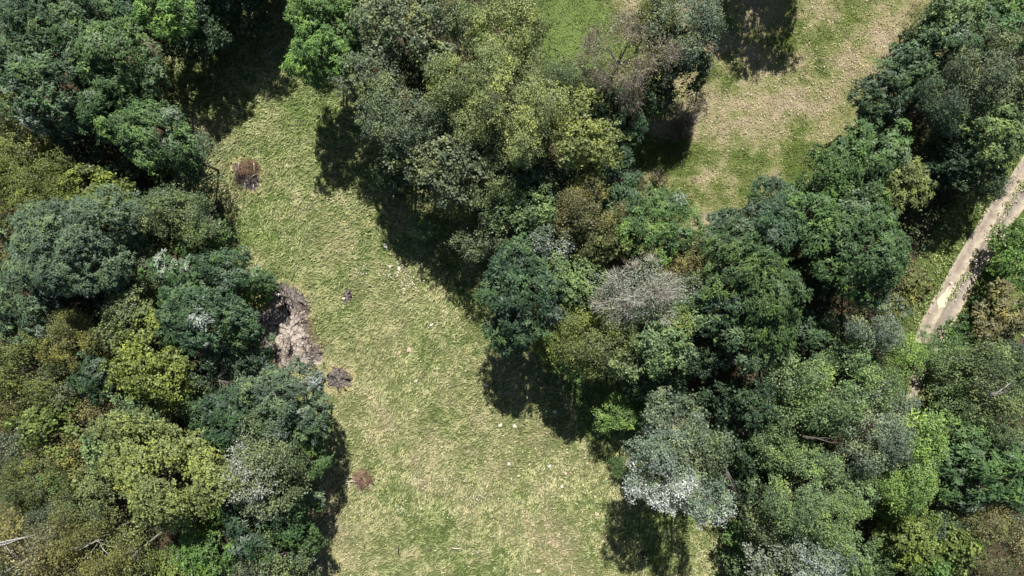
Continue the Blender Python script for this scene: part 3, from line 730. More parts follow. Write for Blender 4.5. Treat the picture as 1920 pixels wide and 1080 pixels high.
T(852, 368, 36, 6, 'fine', 'olive', 'small olive thorn bush catching the light in the belt shade', white=.3, name='thorn_tree')
T(1105, 165, 42, 5, 'broad', 'field', 'dark green leafy tree at the foot of the leafless tree, on the clearing side')
T(1150, 195, 40, 4.5, 'broad', 'dark', 'dark bush tree right at the foot of the leafless tree')
T(1225, 175, 44, 5, 'broad', 'dark', 'dark bush tree between the leafless tree and the grey leafless bush')
T(1245, 75, 40, 8, 'broad', 'dark', 'dark leafy tree filling the gap between leafless tree and misty willow')
T(1110, 215, 36, 5, 'broad', 'dark', 'small dark tree in shade above the rounded olive oak')
T(1180, 235, 34, 5, 'robinia', 'teal', 'green sapling lit at the foot of the leafless tree')
T(1288, 50, 78, 10.5, 'fine', 'mist', 'misty grey green willow between the leafless tree and the big field shadow', white=.3)
T(1230, 20, 44, 10, 'fine', 'olive', 'olive willow squeezed behind the leafless tree at the top edge')
T(1278, 130, 52, 6, 'broad', 'dark', 'dark leafy tree under the misty willow beside the sandy bare spot')
T(1325, 130, 24, 3, 'sparse', 'olive', 'sparse little bush on the dry grass below the sandy bare spot')
# --- central belt, middle
T(908, 445, 44, 7, 'fine', 'grey', 'round grey twiggy bush tree at the meadow side of the belt', white=.5, name='thorn_tree')
T(985, 390, 66, 8.5, 'broad', 'field', 'dense dark green hazel with crisp round leaves in the middle of the belt', name='hazel_tree')
T(930, 400, 44, 5, 'broad', 'dark', 'low dark hazel in the deep shade above the round grey bush tree', name='hazel_tree')
T(1035, 452, 40, 9, 'silver', 'silver', 'small silver white bush top shining among green crowns', white=1.0)
T(1098, 392, 66, 10.5, 'fine', 'brown', 'brownish olive thorn tree standing highest in the middle of the belt', white=.2, name='thorn_tree')
T(1130, 455, 52, 9, 'broad', 'olive', 'dull olive broadleaf tree below the brownish thorn tree')
T(1228, 425, 68, 9.5, 'robinia', 'green', 'rounded emerald robinia standing into the foot of the upper field')
T(1165, 390, 44, 8, 'robinia', 'teal', 'dark emerald robinia beside the rounded emerald one')
T(985, 540, 78, 11, 'robinia', 'teal', 'blue green robinia bulging from the belt over the meadow', white=.2)
T(960, 610, 48, 9, 'robinia', 'teal', 'lower blue green robinia lobe hanging over the meadow shade', white=.2)
T(1078, 530, 60, 8.5, 'broad', 'field', 'fresh leaved hazel between the bulging robinia and the dead grey tree', name='hazel_tree')
T(1045, 620, 60, 8, 'broad', 'hazel', 'yellowish lit hazel below the bulging robinia', name='hazel_tree')
T(1100, 640, 72, 10, 'fine', 'olive', 'beige olive oak below the dead grey tree', white=.3, name='oak_tree')
T(1085, 690, 34, 9, 'broad', 'bright', 'small bright green leafy clump at the lower rim of the belt', name='hazel_tree')
T(1165, 665, 54, 9, 'broad', 'sage', 'sage hazel below the dead grey tree', name='hazel_tree')
T(1240, 632, 74, 10.5, 'broad', 'field', 'dark green hazel under the far side of the dead grey tree', name='hazel_tree')
T(1295, 488, 48, 9, 'sparse', 'brown', 'brown tinged crown between the dead grey tree and the large robinias', white=.2)
T(1300, 570, 40, 8, 'broad', 'field', 'small green crown at the robinia side of the dead grey tree')
T(1210, 715, 56, 5.5, 'broad', 'dark', 'dark hazel sunk in shade at the lower rim of the belt', name='hazel_tree')
T(1305, 660, 56, 5.5, 'broad', 'dark', 'dark hazel in the black shade below the large robinias', name='hazel_tree')
# --- belt towards the track
T(1388, 490, 74, 12, 'robinia', 'robin', 'large dark robinia nearest the dead grey tree', white=.1)
T(1445, 560, 78, 12.5, 'robinia', 'robin', 'large domed robinia in the centre of the dark robinia block', white=.1)
T(1350, 575, 50, 11, 'robinia', 'teal', 'pale topped robinia lobe beside the dead grey tree', white=.3)
T(1400, 640, 56, 10, 'robinia', 'blue', 'lowest robinia of the block, half in black shade', white=.2)
T(1345, 440, 40, 4.5, 'robinia', 'teal', 'small robinia at the very foot of the upper field')
T(1440, 435, 62, 11, 'robinia', 'teal', 'dark robinia at the field edge above the domed robinia')
T(1464, 390, 54, 6.5, 'robinia', 'teal', 'emerald robinia jutting into the lower edge of the upper field')
T(1515, 400, 46, 11, 'robinia', 'green', 'yellowish green robinia behind the emerald one')
T(1555, 345, 58, 9.5, 'broad', 'green', 'dark green broadleaf tree in the field edge row', white=.2)
T(1588, 302, 42, 5.5, 'robinia', 'green', 'green robinia at the field edge above the dark green broadleaf tree')
T(1640, 290, 56, 10, 'robinia', 'green', 'yellow green robinia with finger like sprays by the field edge')
T(1690, 345, 48, 9.5, 'robinia', 'olive', 'yellow green robinia overlooking the black gully near the track')
T(1620, 380, 50, 10, 'robinia', 'green', 'green robinia behind the gully, between its yellow green neighbours')
T(1655, 225, 44, 5.5, 'robinia', 'teal', 'small dark robinia on the field corner below the teal row')
T(1690, 160, 56, 7.5, 'robinia', 'blue', 'bluish robinia bulging into the upper field')
T(1765, 90, 70, 9, 'robinia', 'blue', 'tall bluish robinia with pale sprays beside the upper field', white=.4)
T(1790, 20, 64, 10, 'broad', 'field', 'dark leaved tree at the top edge beside the upper field')
T(1735, 40, 34, 4, 'sparse', 'brown', 'brownish shaded bush at the field edge near the top')
T(1840, 135, 76, 11.5, 'fine', 'grey', 'dull grey green willow between the tall bluish robinia and the picture edge', white=.3)
T(1895, 55, 56, 10, 'robinia', 'green', 'deep green robinia in the upper corner above the track')
T(1770, 190, 58, 10.5, 'fine', 'greyblue', 'grey blue tree below the tall bluish robinia', white=.3)
T(1900, 170, 50, 10, 'broad', 'sage', 'sage green tree at the picture edge above the track')
T(1850, 235, 66, 9, 'robinia', 'field', 'yellow olive robinia shading the upper end of the track')
T(1900, 225, 40, 6, 'robinia', 'hazel', 'yellow tipped robinia right above where the track leaves the picture')
T(1805, 310, 60, 6, 'broad', 'dark', 'dark tree in the black gully beside the track')
T(1755, 320, 40, 5.5, 'broad', 'dark', 'low dark tree at the bottom of the black gully')
T(1848, 345, 36, 3.5, 'fine', 'greyblue', 'small shaded bush tree on the bank above the track', name='elder_tree')
T(1625, 480, 84, 12, 'robinia', 'robin', 'big dull green robinia with orange tinged tips beside the grass verge', white=.05)
T(1672, 530, 54, 9.5, 'robinia', 'gold', 'rusty orange tipped robinia crown next to the grass verge')
T(1560, 470, 48, 11, 'robinia', 'robin', 'green robinia in the gap beside the orange tipped one')
T(1580, 420, 46, 10, 'broad', 'dark', 'dark broadleaf crown above the orange tipped robinia')
T(1530, 540, 40, 5, 'broad', 'dark', 'low shaded bush in the black gap beside the orange tipped robinia')
T(1640, 612, 58, 9.5, 'fine', 'mist', 'pale grey willow below the orange tipped robinia', white=.4)
T(1540, 640, 52, 5.5, 'robinia', 'teal', 'shaded teal robinia sunk between the pale grey willow and the robinia block')
T(1600, 680, 50, 7, 'broad', 'dark', 'dark tree below the pale grey willow')
T(1700, 668, 40, 6, 'fine', 'lawn', 'round light olive willow standing where the track disappears')
T(1735, 645, 24, 3.5, 'fine', 'field', 'small willow bush closing the end of the dirt track', name='willow_tree')
T(1660, 715, 38, 6, 'fine', 'sage', 'sage willow just below the end of the track')
# --- track outer side
T(1905, 500, 46, 3.6, 'broad', 'bright', 'bright green hazel thicket on the outer side of the track', name='hazel_tree')
T(1905, 450, 34, 3, 'broad', 'bright', 'fresh green shrub by the grass between track and picture edge')
T(1806, 606, 24, 2, 'broad', 'green', 'small leafy shrub at the outer kerb of the lower track')
T(1838, 572, 18, 1.5, 'broad', 'green', 'shaded shrub touching the outer side of the track')
T(1898, 585, 50, 4.5, 'robinia', 'brown', 'olive brown juniper like thicket beside the track', name='thorn_tree')
T(1785, 655, 36, 3.5, 'broad', 'green', 'green bush tree beside the end of the track', name='hazel_tree')
T(1850, 700, 78, 9, 'fine', 'sage', 'broad grey green willow on the outer side of the track end', white=.3)
T(1780, 710, 44, 7, 'fine', 'field', 'mid green willow between the track end and the broad grey green one')
T(1905, 690, 40, 9, 'fine', 'greyblue', 'grey blue willow at the picture edge below the brown thicket', white=.4)
T(1895, 770, 60, 9.5, 'fine', 'sage', 'willow at the picture edge with a bare pale branch above it', white=.3)
T(1775, 765, 40, 4, 'broad', 'hazel', 'yellow brown bramble mound below the track end', name='hazel_tree')
T(1820, 800, 50, 7, 'fine', 'field', 'shaded green willow above the dark feathery block')
T(1850, 875, 86, 9, 'robinia', 'green', 'wide dark feathery tree at the picture edge below the willows', name='walnut_tree')
T(1905, 900, 50, 9, 'robinia', 'teal', 'dark green feathery tree cut by the picture edge', name='walnut_tree')
T(1765, 850, 26, 3, 'broad', 'yg', 'yellow green shrub beside the reddish bare hollow')
T(1795, 870, 40, 5.5, 'robinia', 'green', 'dark leafy tree beside the reddish bare hollow', name='walnut_tree')
T(1765, 930, 42, 3.6, 'sparse', 'brown', 'reddish brown mixed bush below the bright green willow thicket', name='thorn_tree')
T(1870, 1010, 66, 9, 'sparse', 'brown', 'dull brownish birch near the lower corner by the picture edge', white=.3)
T(1910, 960, 40, 8, 'fine', 'grey', 'grey willow at the picture edge above the dull brownish birch', white=.4)
T(1800, 1020, 54, 7.5, 'broad', 'lime', 'yellowish lime hazel beside the dull brownish birch', name='hazel_tree')
T(1705, 1010, 62, 7.5, 'broad', 'hazel', 'knobbly green hazel with bright tips near the bottom', name='hazel_tree')
T(1745, 1065, 44, 7, 'broad', 'bright', 'fresh hazel at the bottom edge between two others', name='hazel_tree')
T(1750, 980, 40, 6.5, 'fine', 'greyblue', 'small grey green crown above the yellowish lime hazel', white=.3)
T(1650, 1050, 36, 5.5, 'fine', 'field', 'ball shaped soft green willow at the bottom edge')
# --- lower belt
T(1560, 740, 88, 11, 'fine', 'field', 'broad light green willow, the upper of the two large light green ones', white=.2)
T(1500, 720, 50, 10.5, 'fine', 'field', 'light green willow adjoining the upper large one', white=.2)
T(1430, 770, 66, 8, 'broad', 'dark', 'dark alder in the shade beside the light green willows', name='alder_tree')
T(1470, 830, 66, 8.5, 'fine', 'field', 'half shaded green willow under the broad light green one')
T(1400, 840, 50, 6, 'broad', 'dark', 'dark alder behind the silver poplar', name='alder_tree')
T(1345, 760, 50, 5, 'broad', 'dark', 'low alder in the black shade above the silver poplar', name='alder_tree')
T(1640, 815, 78, 10.5, 'fine', 'mist', 'grey willow with misty foliage beside the bright green thicket', white=.35)
T(1600, 870, 60, 8, 'fine', 'grey', 'shaded grey willow below the misty one', white=.2)
T(1685, 775, 40, 8, 'fine', 'mist', 'little misty willow above the bright green thicket', white=.3)
T(1722, 818, 54, 9.5, 'fine', 'lawn', 'bright green willow at the upper end of the thicket')
T(1698, 892, 72, 9.5, 'fine', 'lawn', 'bright grass green willow thicket between the grey willow and the brown bush')
T(1672, 962, 40, 3, 'fine', 'lawn', 'grass green shrub at the foot of the bright willow thicket')
T(1495, 930, 74, 11, 'fine', 'field', 'large light green willow, the lower of the two large light green ones', white=.3)
T(1560, 980, 62, 10.5, 'fine', 'field', 'light green willow adjoining the lower large one', white=.3)
T(1600, 930, 46, 9, 'broad', 'field', 'green crown between the grey willow and the lower light green pair')
T(1440, 975, 46, 8, 'fine', 'sage', 'shaded sage willow beside the lower large light green willow')
T(1540, 1060, 66, 10, 'silver', 'silver', 'whitish poplar at the bottom edge below the light green willows', white=.55)
T(1455, 1050, 52, 8.5, 'silver', 'grey', 'grey poplar at the bottom edge beside the whitish one', white=.4)
T(1600, 1045, 42, 8.5, 'broad', 'field', 'green crown at the bottom edge beside the whitish poplar')
T(1410, 1015, 38, 4.5, 'broad', 'green', 'leafy bush tree at the edge of the bright lawn by the small path', name='hazel_tree')
T(1400, 1068, 38, 3.6, 'broad', 'field', 'bush tree at the bottom edge right of the bright lawn', name='hazel_tree')
T(1420, 930, 44, 5, 'broad', 'dark', 'dark alder behind the hanging bare branches', name='alder_tree')
# --- lone silver group
T(1265, 792, 56, 11.5, 'silver', 'grey', 'top lobe poplar of the lone silver group beside the meadow', white=.7, yaw=0.0)
T(1242, 885, 74, 14, 'silver', 'silver', 'silver poplar with a brilliant white patch standing over the meadow shade', white=1.0, yaw=0.0)
T(1300, 848, 58, 13, 'fine', 'grey', 'green grey poplar lobe on the far side of the silver group', white=.2, name='white_poplar_tree')
T(1328, 942, 46, 14, 'silver', 'silver', 'lowest silver poplar with glaring white hanging leaves', white=1.0, yaw=0.0)
T(1210, 780, 26, 4, 'broad', 'green', 'small green bush under the top lobe of the silver group', name='hazel_tree')
T(1152, 778, 34, 4.6, 'fine', 'lawn', 'bright green shrub standing for sunlit tall grass at the meadow side of the belt')  # raised and given bright leaves so the clump reads as sunlit
T(790, 425, 26, 2.6, 'broad', 'field', 'small lone green shrub in the sun beside the belt shadow')
T(1165, 875, 20, 1.4, 'fine', 'green', 'dark green shrub at the meadow side of the silver poplar')
T(1262, 606, 42, 11.5, 'broad', 'hazel', 'small yellow green hazel crown pushing through the far flank of the dead grey tree', name='hazel_tree')
T(1160, 606, 36, 11, 'fine', 'sage', 'small sage crown against the near flank of the dead grey tree', name='thorn_tree')
T(95, 425, 40, 8.5, 'fine', 'olive', 'small olive crown between the large olive hornbeam and the very wide robinia', name='hornbeam_tree')
T(250, 450, 40, 8.5, 'broad', 'sage', 'small sage crown beside the very wide grey green robinia', name='ash_tree')
T(15, 660, 34, 8, 'broad', 'field', 'small green crown at the picture edge above the broad olive willow', name='hazel_tree')
T(330, 640, 40, 7, 'broad', 'field', 'green hazel between the white flecked robinia and the yellow leaved hazel', name='hazel_tree')
T(360, 745, 40, 6, 'broad', 'field', 'green hazel in the dark gap behind the teal robinia', name='hazel_tree')
T(1712, 76, 26, 2.4, 'robinia', 'teal', 'dark shrub poking out of the teal row onto the dry field near the top')
T(1652, 172, 16, 2.0, 'robinia', 'teal', 'tiny dark shrub standing alone on the dry field side of the bluish robinia')

# ------------------------------------------------------------------ leafless trees
def bare_tree(px, py, rpx, zc, zs, label, seed, leaves, leafcol, dens=1.0, name='dead_tree', twigcol=None, thick=1.0, sc=(1, 1, 1)):
    RR = rpx * M * (CAM_H - zc) / CAM_H; p = at(px, py, zc)
    root = empty(name, (p.x, p.y, 0)); tag(root, label, 'tree')
    me, me2, lob = twig_crown(seed, RR, leaves, zs, dens)
    if twigcol: me.materials[0] = twigcol
    link('twigs', me, root, (0, 0, zc)).scale = sc
    if me2:
        c = link('leaves', me2, root, (0, 0, zc)); c.color = (*COL[leafcol], .6); c.scale = sc
    link('trunk', trunk_mesh(np.random.RandomState(seed), zc, RR, lob, mat=twigcol or BARK_DEAD, thick=thick), root)
    return root
bare_tree(1166, 108, 80, 9.5, 1.75, 'tall leafless grey brown tree with a dark straight trunk beside the top clearing', 5, .35, 'brown', .95, thick=1.5)
bare_tree(1208, 552, 84, 9.6, .7, 'dead grey white tree with bleached twigs in the middle of the belt', 8, 1.3, 'mist', .7, name='dead_tree', thick=.8, twigcol=TWIG_PALE, sc=(1.12, .84, 1))
bare_tree(1278, 238, 24, 1.2, .7, 'small grey leafless bush where the dry grass meets the shade', 9, .2, 'brown', 1.6, name='dead_shrub')['category'] = 'shrub'

def stick(name, pts, rad, mat, parent=None, label=None, cat=None, group=None, kind=None):
    mb = MB(); n = len(pts); mb.tube(pts, [rad * (1 - .6 * i / (n - 1)) for i in range(n)], 5)
    o = link(name, mb.mesh(name, mat), parent)
    tag(o, label, cat, group, kind); return o
def fan_branch(name, base, tips, z0, z1, rad, mat, label, cat='branch'):
    """a fallen or hanging branch: limb and side twigs in one mesh"""
    mb = MB(); b = at(*base, z0); r = random.Random(int(base[0]))
    for (tx, ty) in tips:
        e = at(tx, ty, z1); m1 = b.lerp(e, .35) + Vector((r.uniform(-.15, .15), r.uniform(-.15, .15), .12)); m2 = b.lerp(e, .7) + Vector((r.uniform(-.15, .15), r.uniform(-.15, .15), .08))
        mb.tube([b, m1, m2, e], [rad, rad * .75, rad * .5, rad * .15], 4)
        for k in range(3):
            s = m1.lerp(e, r.uniform(.1, .8)); q = s + (e - b).normalized() * r.uniform(.3, .6) + Vector((r.uniform(-.35, .35), r.uniform(-.35, .35), r.uniform(0, .15)))
            mb.tube([s, q], [rad * .35, rad * .1], 3, cap=False)
    return tag(link(name, mb.mesh(name, mat)), label, cat)
fan_branch('fallen_branch', (1288, 232), [(1318, 208), (1325, 212), (1312, 206), (1300, 214), (1322, 220), (1298, 205)], .25, .12, .035, BARK_PALE, 'pale fallen branch fanning out on the dry grass beside the grey leafless bush')
fan_branch('dead_branch', (1362, 880), [(1372, 955), (1382, 960), (1392, 955), (1398, 962), (1388, 940), (1376, 930), (1366, 950)], 8.5, 5.5, .05, BARK_DEAD, 'bare reddish brown branch hanging down between silver poplar and dark alders')
fan_branch('dead_branch', (272, 78), [(300, 88), (302, 94), (296, 98), (288, 100), (300, 80), (284, 70)], 9, 9.2, .035, TWIG, 'bare twigs sticking out of the fresh green robinia into black shade')
fan_branch('bare_branch', (1852, 742), [(1880, 730), (1895, 718), (1890, 734), (1870, 742)], 12.0, 13.0, .06, BARK_PALE, 'pale bare branch above the willow at the picture edge')
fan_branch('bare_branch', (-8, 1024), [(22, 1013), (50, 1006), (66, 1003)], 13.0, 13.4, .085, BARK_PALE, 'long white birch limb lying above the brown birch crowns')
fan_branch('bare_branch', (10, 1018), [(18, 1028), (24, 1040)], 13.0, 12.8, .05, BARK_PALE, 'short white birch fork below the long white limb')
fan_branch('bare_branch', (1505, 818), [(1535, 820), (1560, 822), (1580, 830)], 12.0, 11.6, .09, BARK, 'dark bare limb between the light green willow and the misty willow')
fan_branch('bare_branch', (920, 176), [(938, 184), (950, 180), (932, 190)], 17.2, 17.4, .06, BARK, 'dark limb showing in the top of the giant field maple')
fan_branch('bare_branch', (410, 712), [(420, 700), (438, 724), (430, 732), (415, 740), (445, 715)], 9.3, 9.3, .04, BARK_DEAD, 'purple grey bare twigs above the teal robinia in the wood')

# ------------------------------------------------------------------ burnt places and brush piles
ASH = soil_material('ash_and_char', [(0.30, (0.07, 0.058, 0.05)), (0.42, (0.21, 0.17, 0.145)), (0.52, (0.37, 0.31, 0.26)), (0.66, (0.56, 0.50, 0.42))], 4.0, 0.08)
CHAR = soil_material('char', [(0.33, (0.04, 0.034, 0.03)), (0.50, (0.15, 0.125, 0.11)), (0.63, (0.36, 0.31, 0.27))], 7.0, 0.08)
PALEASH = soil_material('pale_ash', [(0.3, (0.20, 0.155, 0.14)), (0.5, (0.40, 0.34, 0.29)), (0.65, (0.60, 0.55, 0.46))], 3.5, 0.05)
SCORCH = soil_material('scorched_grass', [(0.3, (0.24, 0.19, 0.085)), (0.6, (0.40, 0.345, 0.17))], 4.0, 0.04)
SANDY = soil_material('sandy_soil', [(0.3, (0.34, 0.23, 0.15)), (0.6, (0.58, 0.43, 0.30))], 5.0, 0.04)
STICKM = plain('charred_stick', (0.045, 0.036, 0.038), .8, .4)
REDTWIG = plain('dry_reddish_twig', (0.30, 0.19, 0.14), .8, .45, 3.0)
RUST = plain('rusty_needle_twig', (0.27, 0.18, 0.115), .8, .4, 3.0)
PALESTICK = plain('peeled_stick', (0.60, 0.54, 0.44), .7, .15)
GREYSTICK = plain('grey_stick', (0.34, 0.31, 0.29), .8, .25)

def litter(name, pxpoly, n, lmin, lmax, rad, z, mat, parent, seed, height=.12, direction=None, spread=3.0):
    """many thin sticks in one mesh (they could not be counted)"""
    r = random.Random(seed); P = W(pxpoly); xs = [p[0] for p in P]; ys = [p[1] for p in P]; mb = MB(); c = 0
    while c < n:
        x, y = r.uniform(min(xs), max(xs)), r.uniform(min(ys), max(ys))
        if not inside(P, np.array([x]), np.array([y]))[0]: continue
        a = (direction if direction is not None else 0) + r.uniform(-spread, spread); L = r.uniform(lmin, lmax)
        z0 = z + r.uniform(0, height)
        d = Vector((math.cos(a), math.sin(a), r.uniform(-.12, .22))) * L; s = Vector((x, y, z0)) - d * .5
        s.z = max(s.z, .02); e = s + d; e.z = max(e.z, .02)
        m_ = s.lerp(e, .5) + Vector((r.uniform(-.06, .06), r.uniform(-.06, .06), r.uniform(0, .05)))
        mb.tube([s, m_, e], [rad, rad * .85, rad * .4], 3, cap=False); c += 1
    o = link(name, mb.mesh(name, mat), parent)
    o['kind'] = 'stuff'; return o
def local(o, root):
    o.location = o.location - root.location
# big ash patch
root = empty('burnt_patch', (gx(548), gy(605), 0)); tag(root, 'large burnt patch with pale ash middle and charred ends at the wood edge', 'burnt patch')
def under(root, *objs):
    for o_ in objs:
        o_.parent = root; o_.location = (-root.location.x, -root.location.y, 0)
A = irregular_sheet('scorched_rim', [(505, 540), (530, 520), (560, 533), (585, 553), (588, 585), (590, 620), (612, 650), (612, 682), (590, 705), (540, 712), (500, 680), (450, 630), (470, 580), (500, 560)], .080, SCORCH, .16)
B_ = irregular_sheet('ash_bed', BURN_POLYS['big'], .088, ASH, .14, mound=.05)
C_ = irregular_sheet('pale_ash', [(515, 590), (535, 580), (560, 588), (568, 612), (575, 640), (560, 658), (535, 655), (515, 635), (508, 610)], .125, PALEASH, .16, mound=.03)
D_ = irregular_sheet('char_bed', [(518, 540), (535, 531), (556, 542), (574, 558), (575, 580), (560, 584), (540, 570), (522, 560)], .125, CHAR, .12, mound=.06)
E_ = irregular_sheet('char_bed', [(575, 652), (592, 648), (606, 658), (600, 674), (585, 676), (570, 668)], .125, CHAR, .12, mound=.05)
under(root, A, B_, C_, D_, E_)
s1 = litter('charred_sticks', BURN_POLYS['big'], 260, .25, 1.1, .02, .13, STICKM, None, 3); s2 = litter('pale_sticks', BURN_POLYS['big'], 90, .15, .6, .018, .15, PALESTICK, None, 4)
s4 = litter('scattered_sticks', [(500, 530), (560, 520), (592, 560), (595, 620), (618, 650), (612, 695), (560, 715), (500, 660)], 200, .2, .9, .016, .1, GREYSTICK, None, 15)
s3 = litter('reddish_twigs', [(560, 560), (585, 575), (588, 620), (610, 650), (590, 660), (570, 630)], 150, .3, .9, .014, .12, REDTWIG, None, 5, direction=.6, spread=.7)
under(root, s1, s2, s3, s4)
# lower burnt spot
root = empty('burnt_patch', (gx(637), gy(708), 0)); tag(root, 'round charred spot with scorched straw rim just below the large burnt patch', 'burnt patch')
A = irregular_sheet('scorched_rim', [(605, 700), (620, 682), (648, 682), (670, 705), (662, 728), (640, 742), (612, 738), (600, 720)], .080, SCORCH, .14)
B_ = irregular_sheet('char_bed', BURN_POLYS['low'], .088, CHAR, .12, mound=.05)
s1 = litter('charred_sticks', BURN_POLYS['low'], 70, .2, .7, .016, .1, STICKM, None, 6)
s2 = litter('pale_sticks', BURN_POLYS['low'], 30, .15, .5, .014, .12, GREYSTICK, None, 16)
under(root, A, B_, s1, s2)
# small ash heap
root = empty('ash_heap', (gx(652), gy(557), 0)); tag(root, 'small dark ash heap alone in the open meadow, level with the large burnt patch', 'ash heap')
B_ = irregular_sheet('char_bed', BURN_POLYS['small'], .085, CHAR, .07, mound=.12)
s1 = litter('charred_sticks', BURN_POLYS['small'], 22, .15, .5, .015, .12, STICKM, None, 8); under(root, B_, s1)
# sandy bare spot in the upper field
root = tag(irregular_sheet('bare_soil', BURN_POLYS['edge'], .080, SANDY, .16, mound=.02), kind='structure')
tag(irregular_sheet('earth_hollow', [(1750, 842), (1762, 836), (1775, 842), (1778, 858), (1768, 870), (1756, 862)], .02, soil_material('red_earth', [(0.3, (0.12, 0.07, 0.05)), (0.6, (0.26, 0.16, 0.12))], 4.0, .04), .12, mound=.05), kind='structure')

# half burnt brush pile
def brush(cx, cy, rx, ry, n, mat, parent, seed, hmax=.55, rad=.016, lmin=.35, lmax=.9, name='brushwood'):
    r = random.Random(seed); mb = MB()
    for _ in range(n):
        a = r.uniform(0, 6.283); q = math.sqrt(r.random()); x = gx(cx) + math.cos(a) * rx * q; y = gy(cy) + math.sin(a) * ry * q
        z = .08 + hmax * (1 - q * q) * r.uniform(.3, 1.0); L = r.uniform(lmin, lmax)
        d = Vector((math.cos(a) * .8 + r.uniform(-.9, .9), math.sin(a) * .8 + r.uniform(-.9, .9), r.uniform(-.25, .5))).normalized() * L
        s = Vector((x, y, z)); e = s + d; e.z = max(e.z, .04); m_ = s.lerp(e, .5) + Vector((r.uniform(-.08, .08), r.uniform(-.08, .08), r.uniform(-.02, .08)))
        mb.tube([s, m_, e], [rad, rad * .8, rad * .3], 3, cap=False)
    o = link(name, mb.mesh(name, mat)); o['kind'] = 'stuff'; under(parent, o); return o
root = empty('brush_pile', (gx(464), gy(328), 0)); tag(root, 'half burnt brush pile, rusty twigs above black char, near the top of the meadow', 'brush pile')
A = irregular_sheet('scorched_rim', [(430, 305), (445, 295), (475, 300), (492, 325), (494, 352), (475, 364), (450, 352), (436, 335)], .080, SCORCH, .12)
B_ = irregular_sheet('char_bed', BURN_POLYS['pile'], .088, CHAR, .1, mound=.08); under(root, A, B_)
brush(466, 316, .75, .45, 520, RUST, root, 21, .32, name='rusty_twigs'); brush(464, 336, .95, .6, 300, STICKM, root, 22, .3, .022, .3, .8, name='charred_sticks')
brush(474, 345, .5, .35, 60, GREYSTICK, root, 23, .25, .018, name='grey_sticks')
for i, (a, b) in enumerate([((459, 343), (461, 356)), ((448, 304), (447, 318)), ((475, 346), (475, 355)), ((470, 332), (482, 325)), ((476, 305), (477, 328))]):
    o = stick('peeled_stick', [at(*a, .35), at((a[0] + b[0]) / 2, (a[1] + b[1]) / 2, .4), at(*b, .3)], .035, PALESTICK); under(root, o)
# reddish brush pile
root = empty('brush_pile', (gx(681), gy(898), 0)); tag(root, 'reddish dry brush pile with pale sawn poles lying beside it in the lower meadow', 'brush pile')
brush(682, 895, .8, .6, 300, REDTWIG, root, 31, .4, .015, .3, .75, name='reddish_twigs'); brush(676, 905, -0.55, .5, 110, plain('plum_twig', (0.24, 0.14, 0.125), .8, .4), root, 32, .35, .014, .25, .6, name='plum_twigs')
for a, b in [((634, 906), (653, 898)), ((645, 895), (664, 896)), ((655, 902), (666, 900)), ((648, 908), (655, 905)), ((655, 906), (651, 920)), ((706, 898), (714, 898)), ((692, 909), (698, 912)), ((650, 903), (668, 903))]:
    o = stick('peeled_pole', [at(*a, .26), at((a[0] + b[0]) / 2, (a[1] + b[1]) / 2, .3), at(*b, .32)], .05, PALESTICK); under(root, o)

# ------------------------------------------------------------------ pale stones in the meadow
STONE = plain('limestone', (0.72, 0.66, 0.56), .9, .15, 5.0); STONE2 = plain('pinkish_stone', (0.56, 0.42, 0.33), .9, .2, 5.0)
def stone(px, py, r_, label, mat=STONE, seed=0, h=.45):
    rr = random.Random(seed * 7 + int(px)); bm_v = []; F = []
    n = 10; rings = [(1.0, 0.0), (.95, .45), (.6, .85), (0.0, 1.0)]
    prof = [rr.uniform(.65, 1.25) for _ in range(n)]
    for j, (q, z) in enumerate(rings[:-1]):
        for i in range(n):
            a = 6.283 * i / n; s = r_ * q * prof[i] * rr.uniform(.88, 1.1); bm_v.append((math.cos(a) * s, math.sin(a) * s * .8, -.02 if j == 0 else r_ * h * z * rr.uniform(.75, 1.2)))
    bm_v.append((0, 0, r_ * h))
    for j in range(2):
        for i in range(n): F.append((j * n + i, j * n + (i + 1) % n, (j + 1) * n + (i + 1) % n, (j + 1) * n + i))
    for i in range(n): F.append((2 * n + i, 2 * n + (i + 1) % n, 3 * n))
    me = bpy.data.meshes.new('stone'); me.from_pydata(bm_v, [], F); me.materials.append(mat)
    o = link('stone', me, None, (gx(px), gy(py), .09)); o.scale = (1.05, 1.05, 1.2); o.rotation_euler = (0, 0, rr.uniform(0, 6))
    tag(o, label, 'stone', 'pale stones scattered in the meadow'); return o
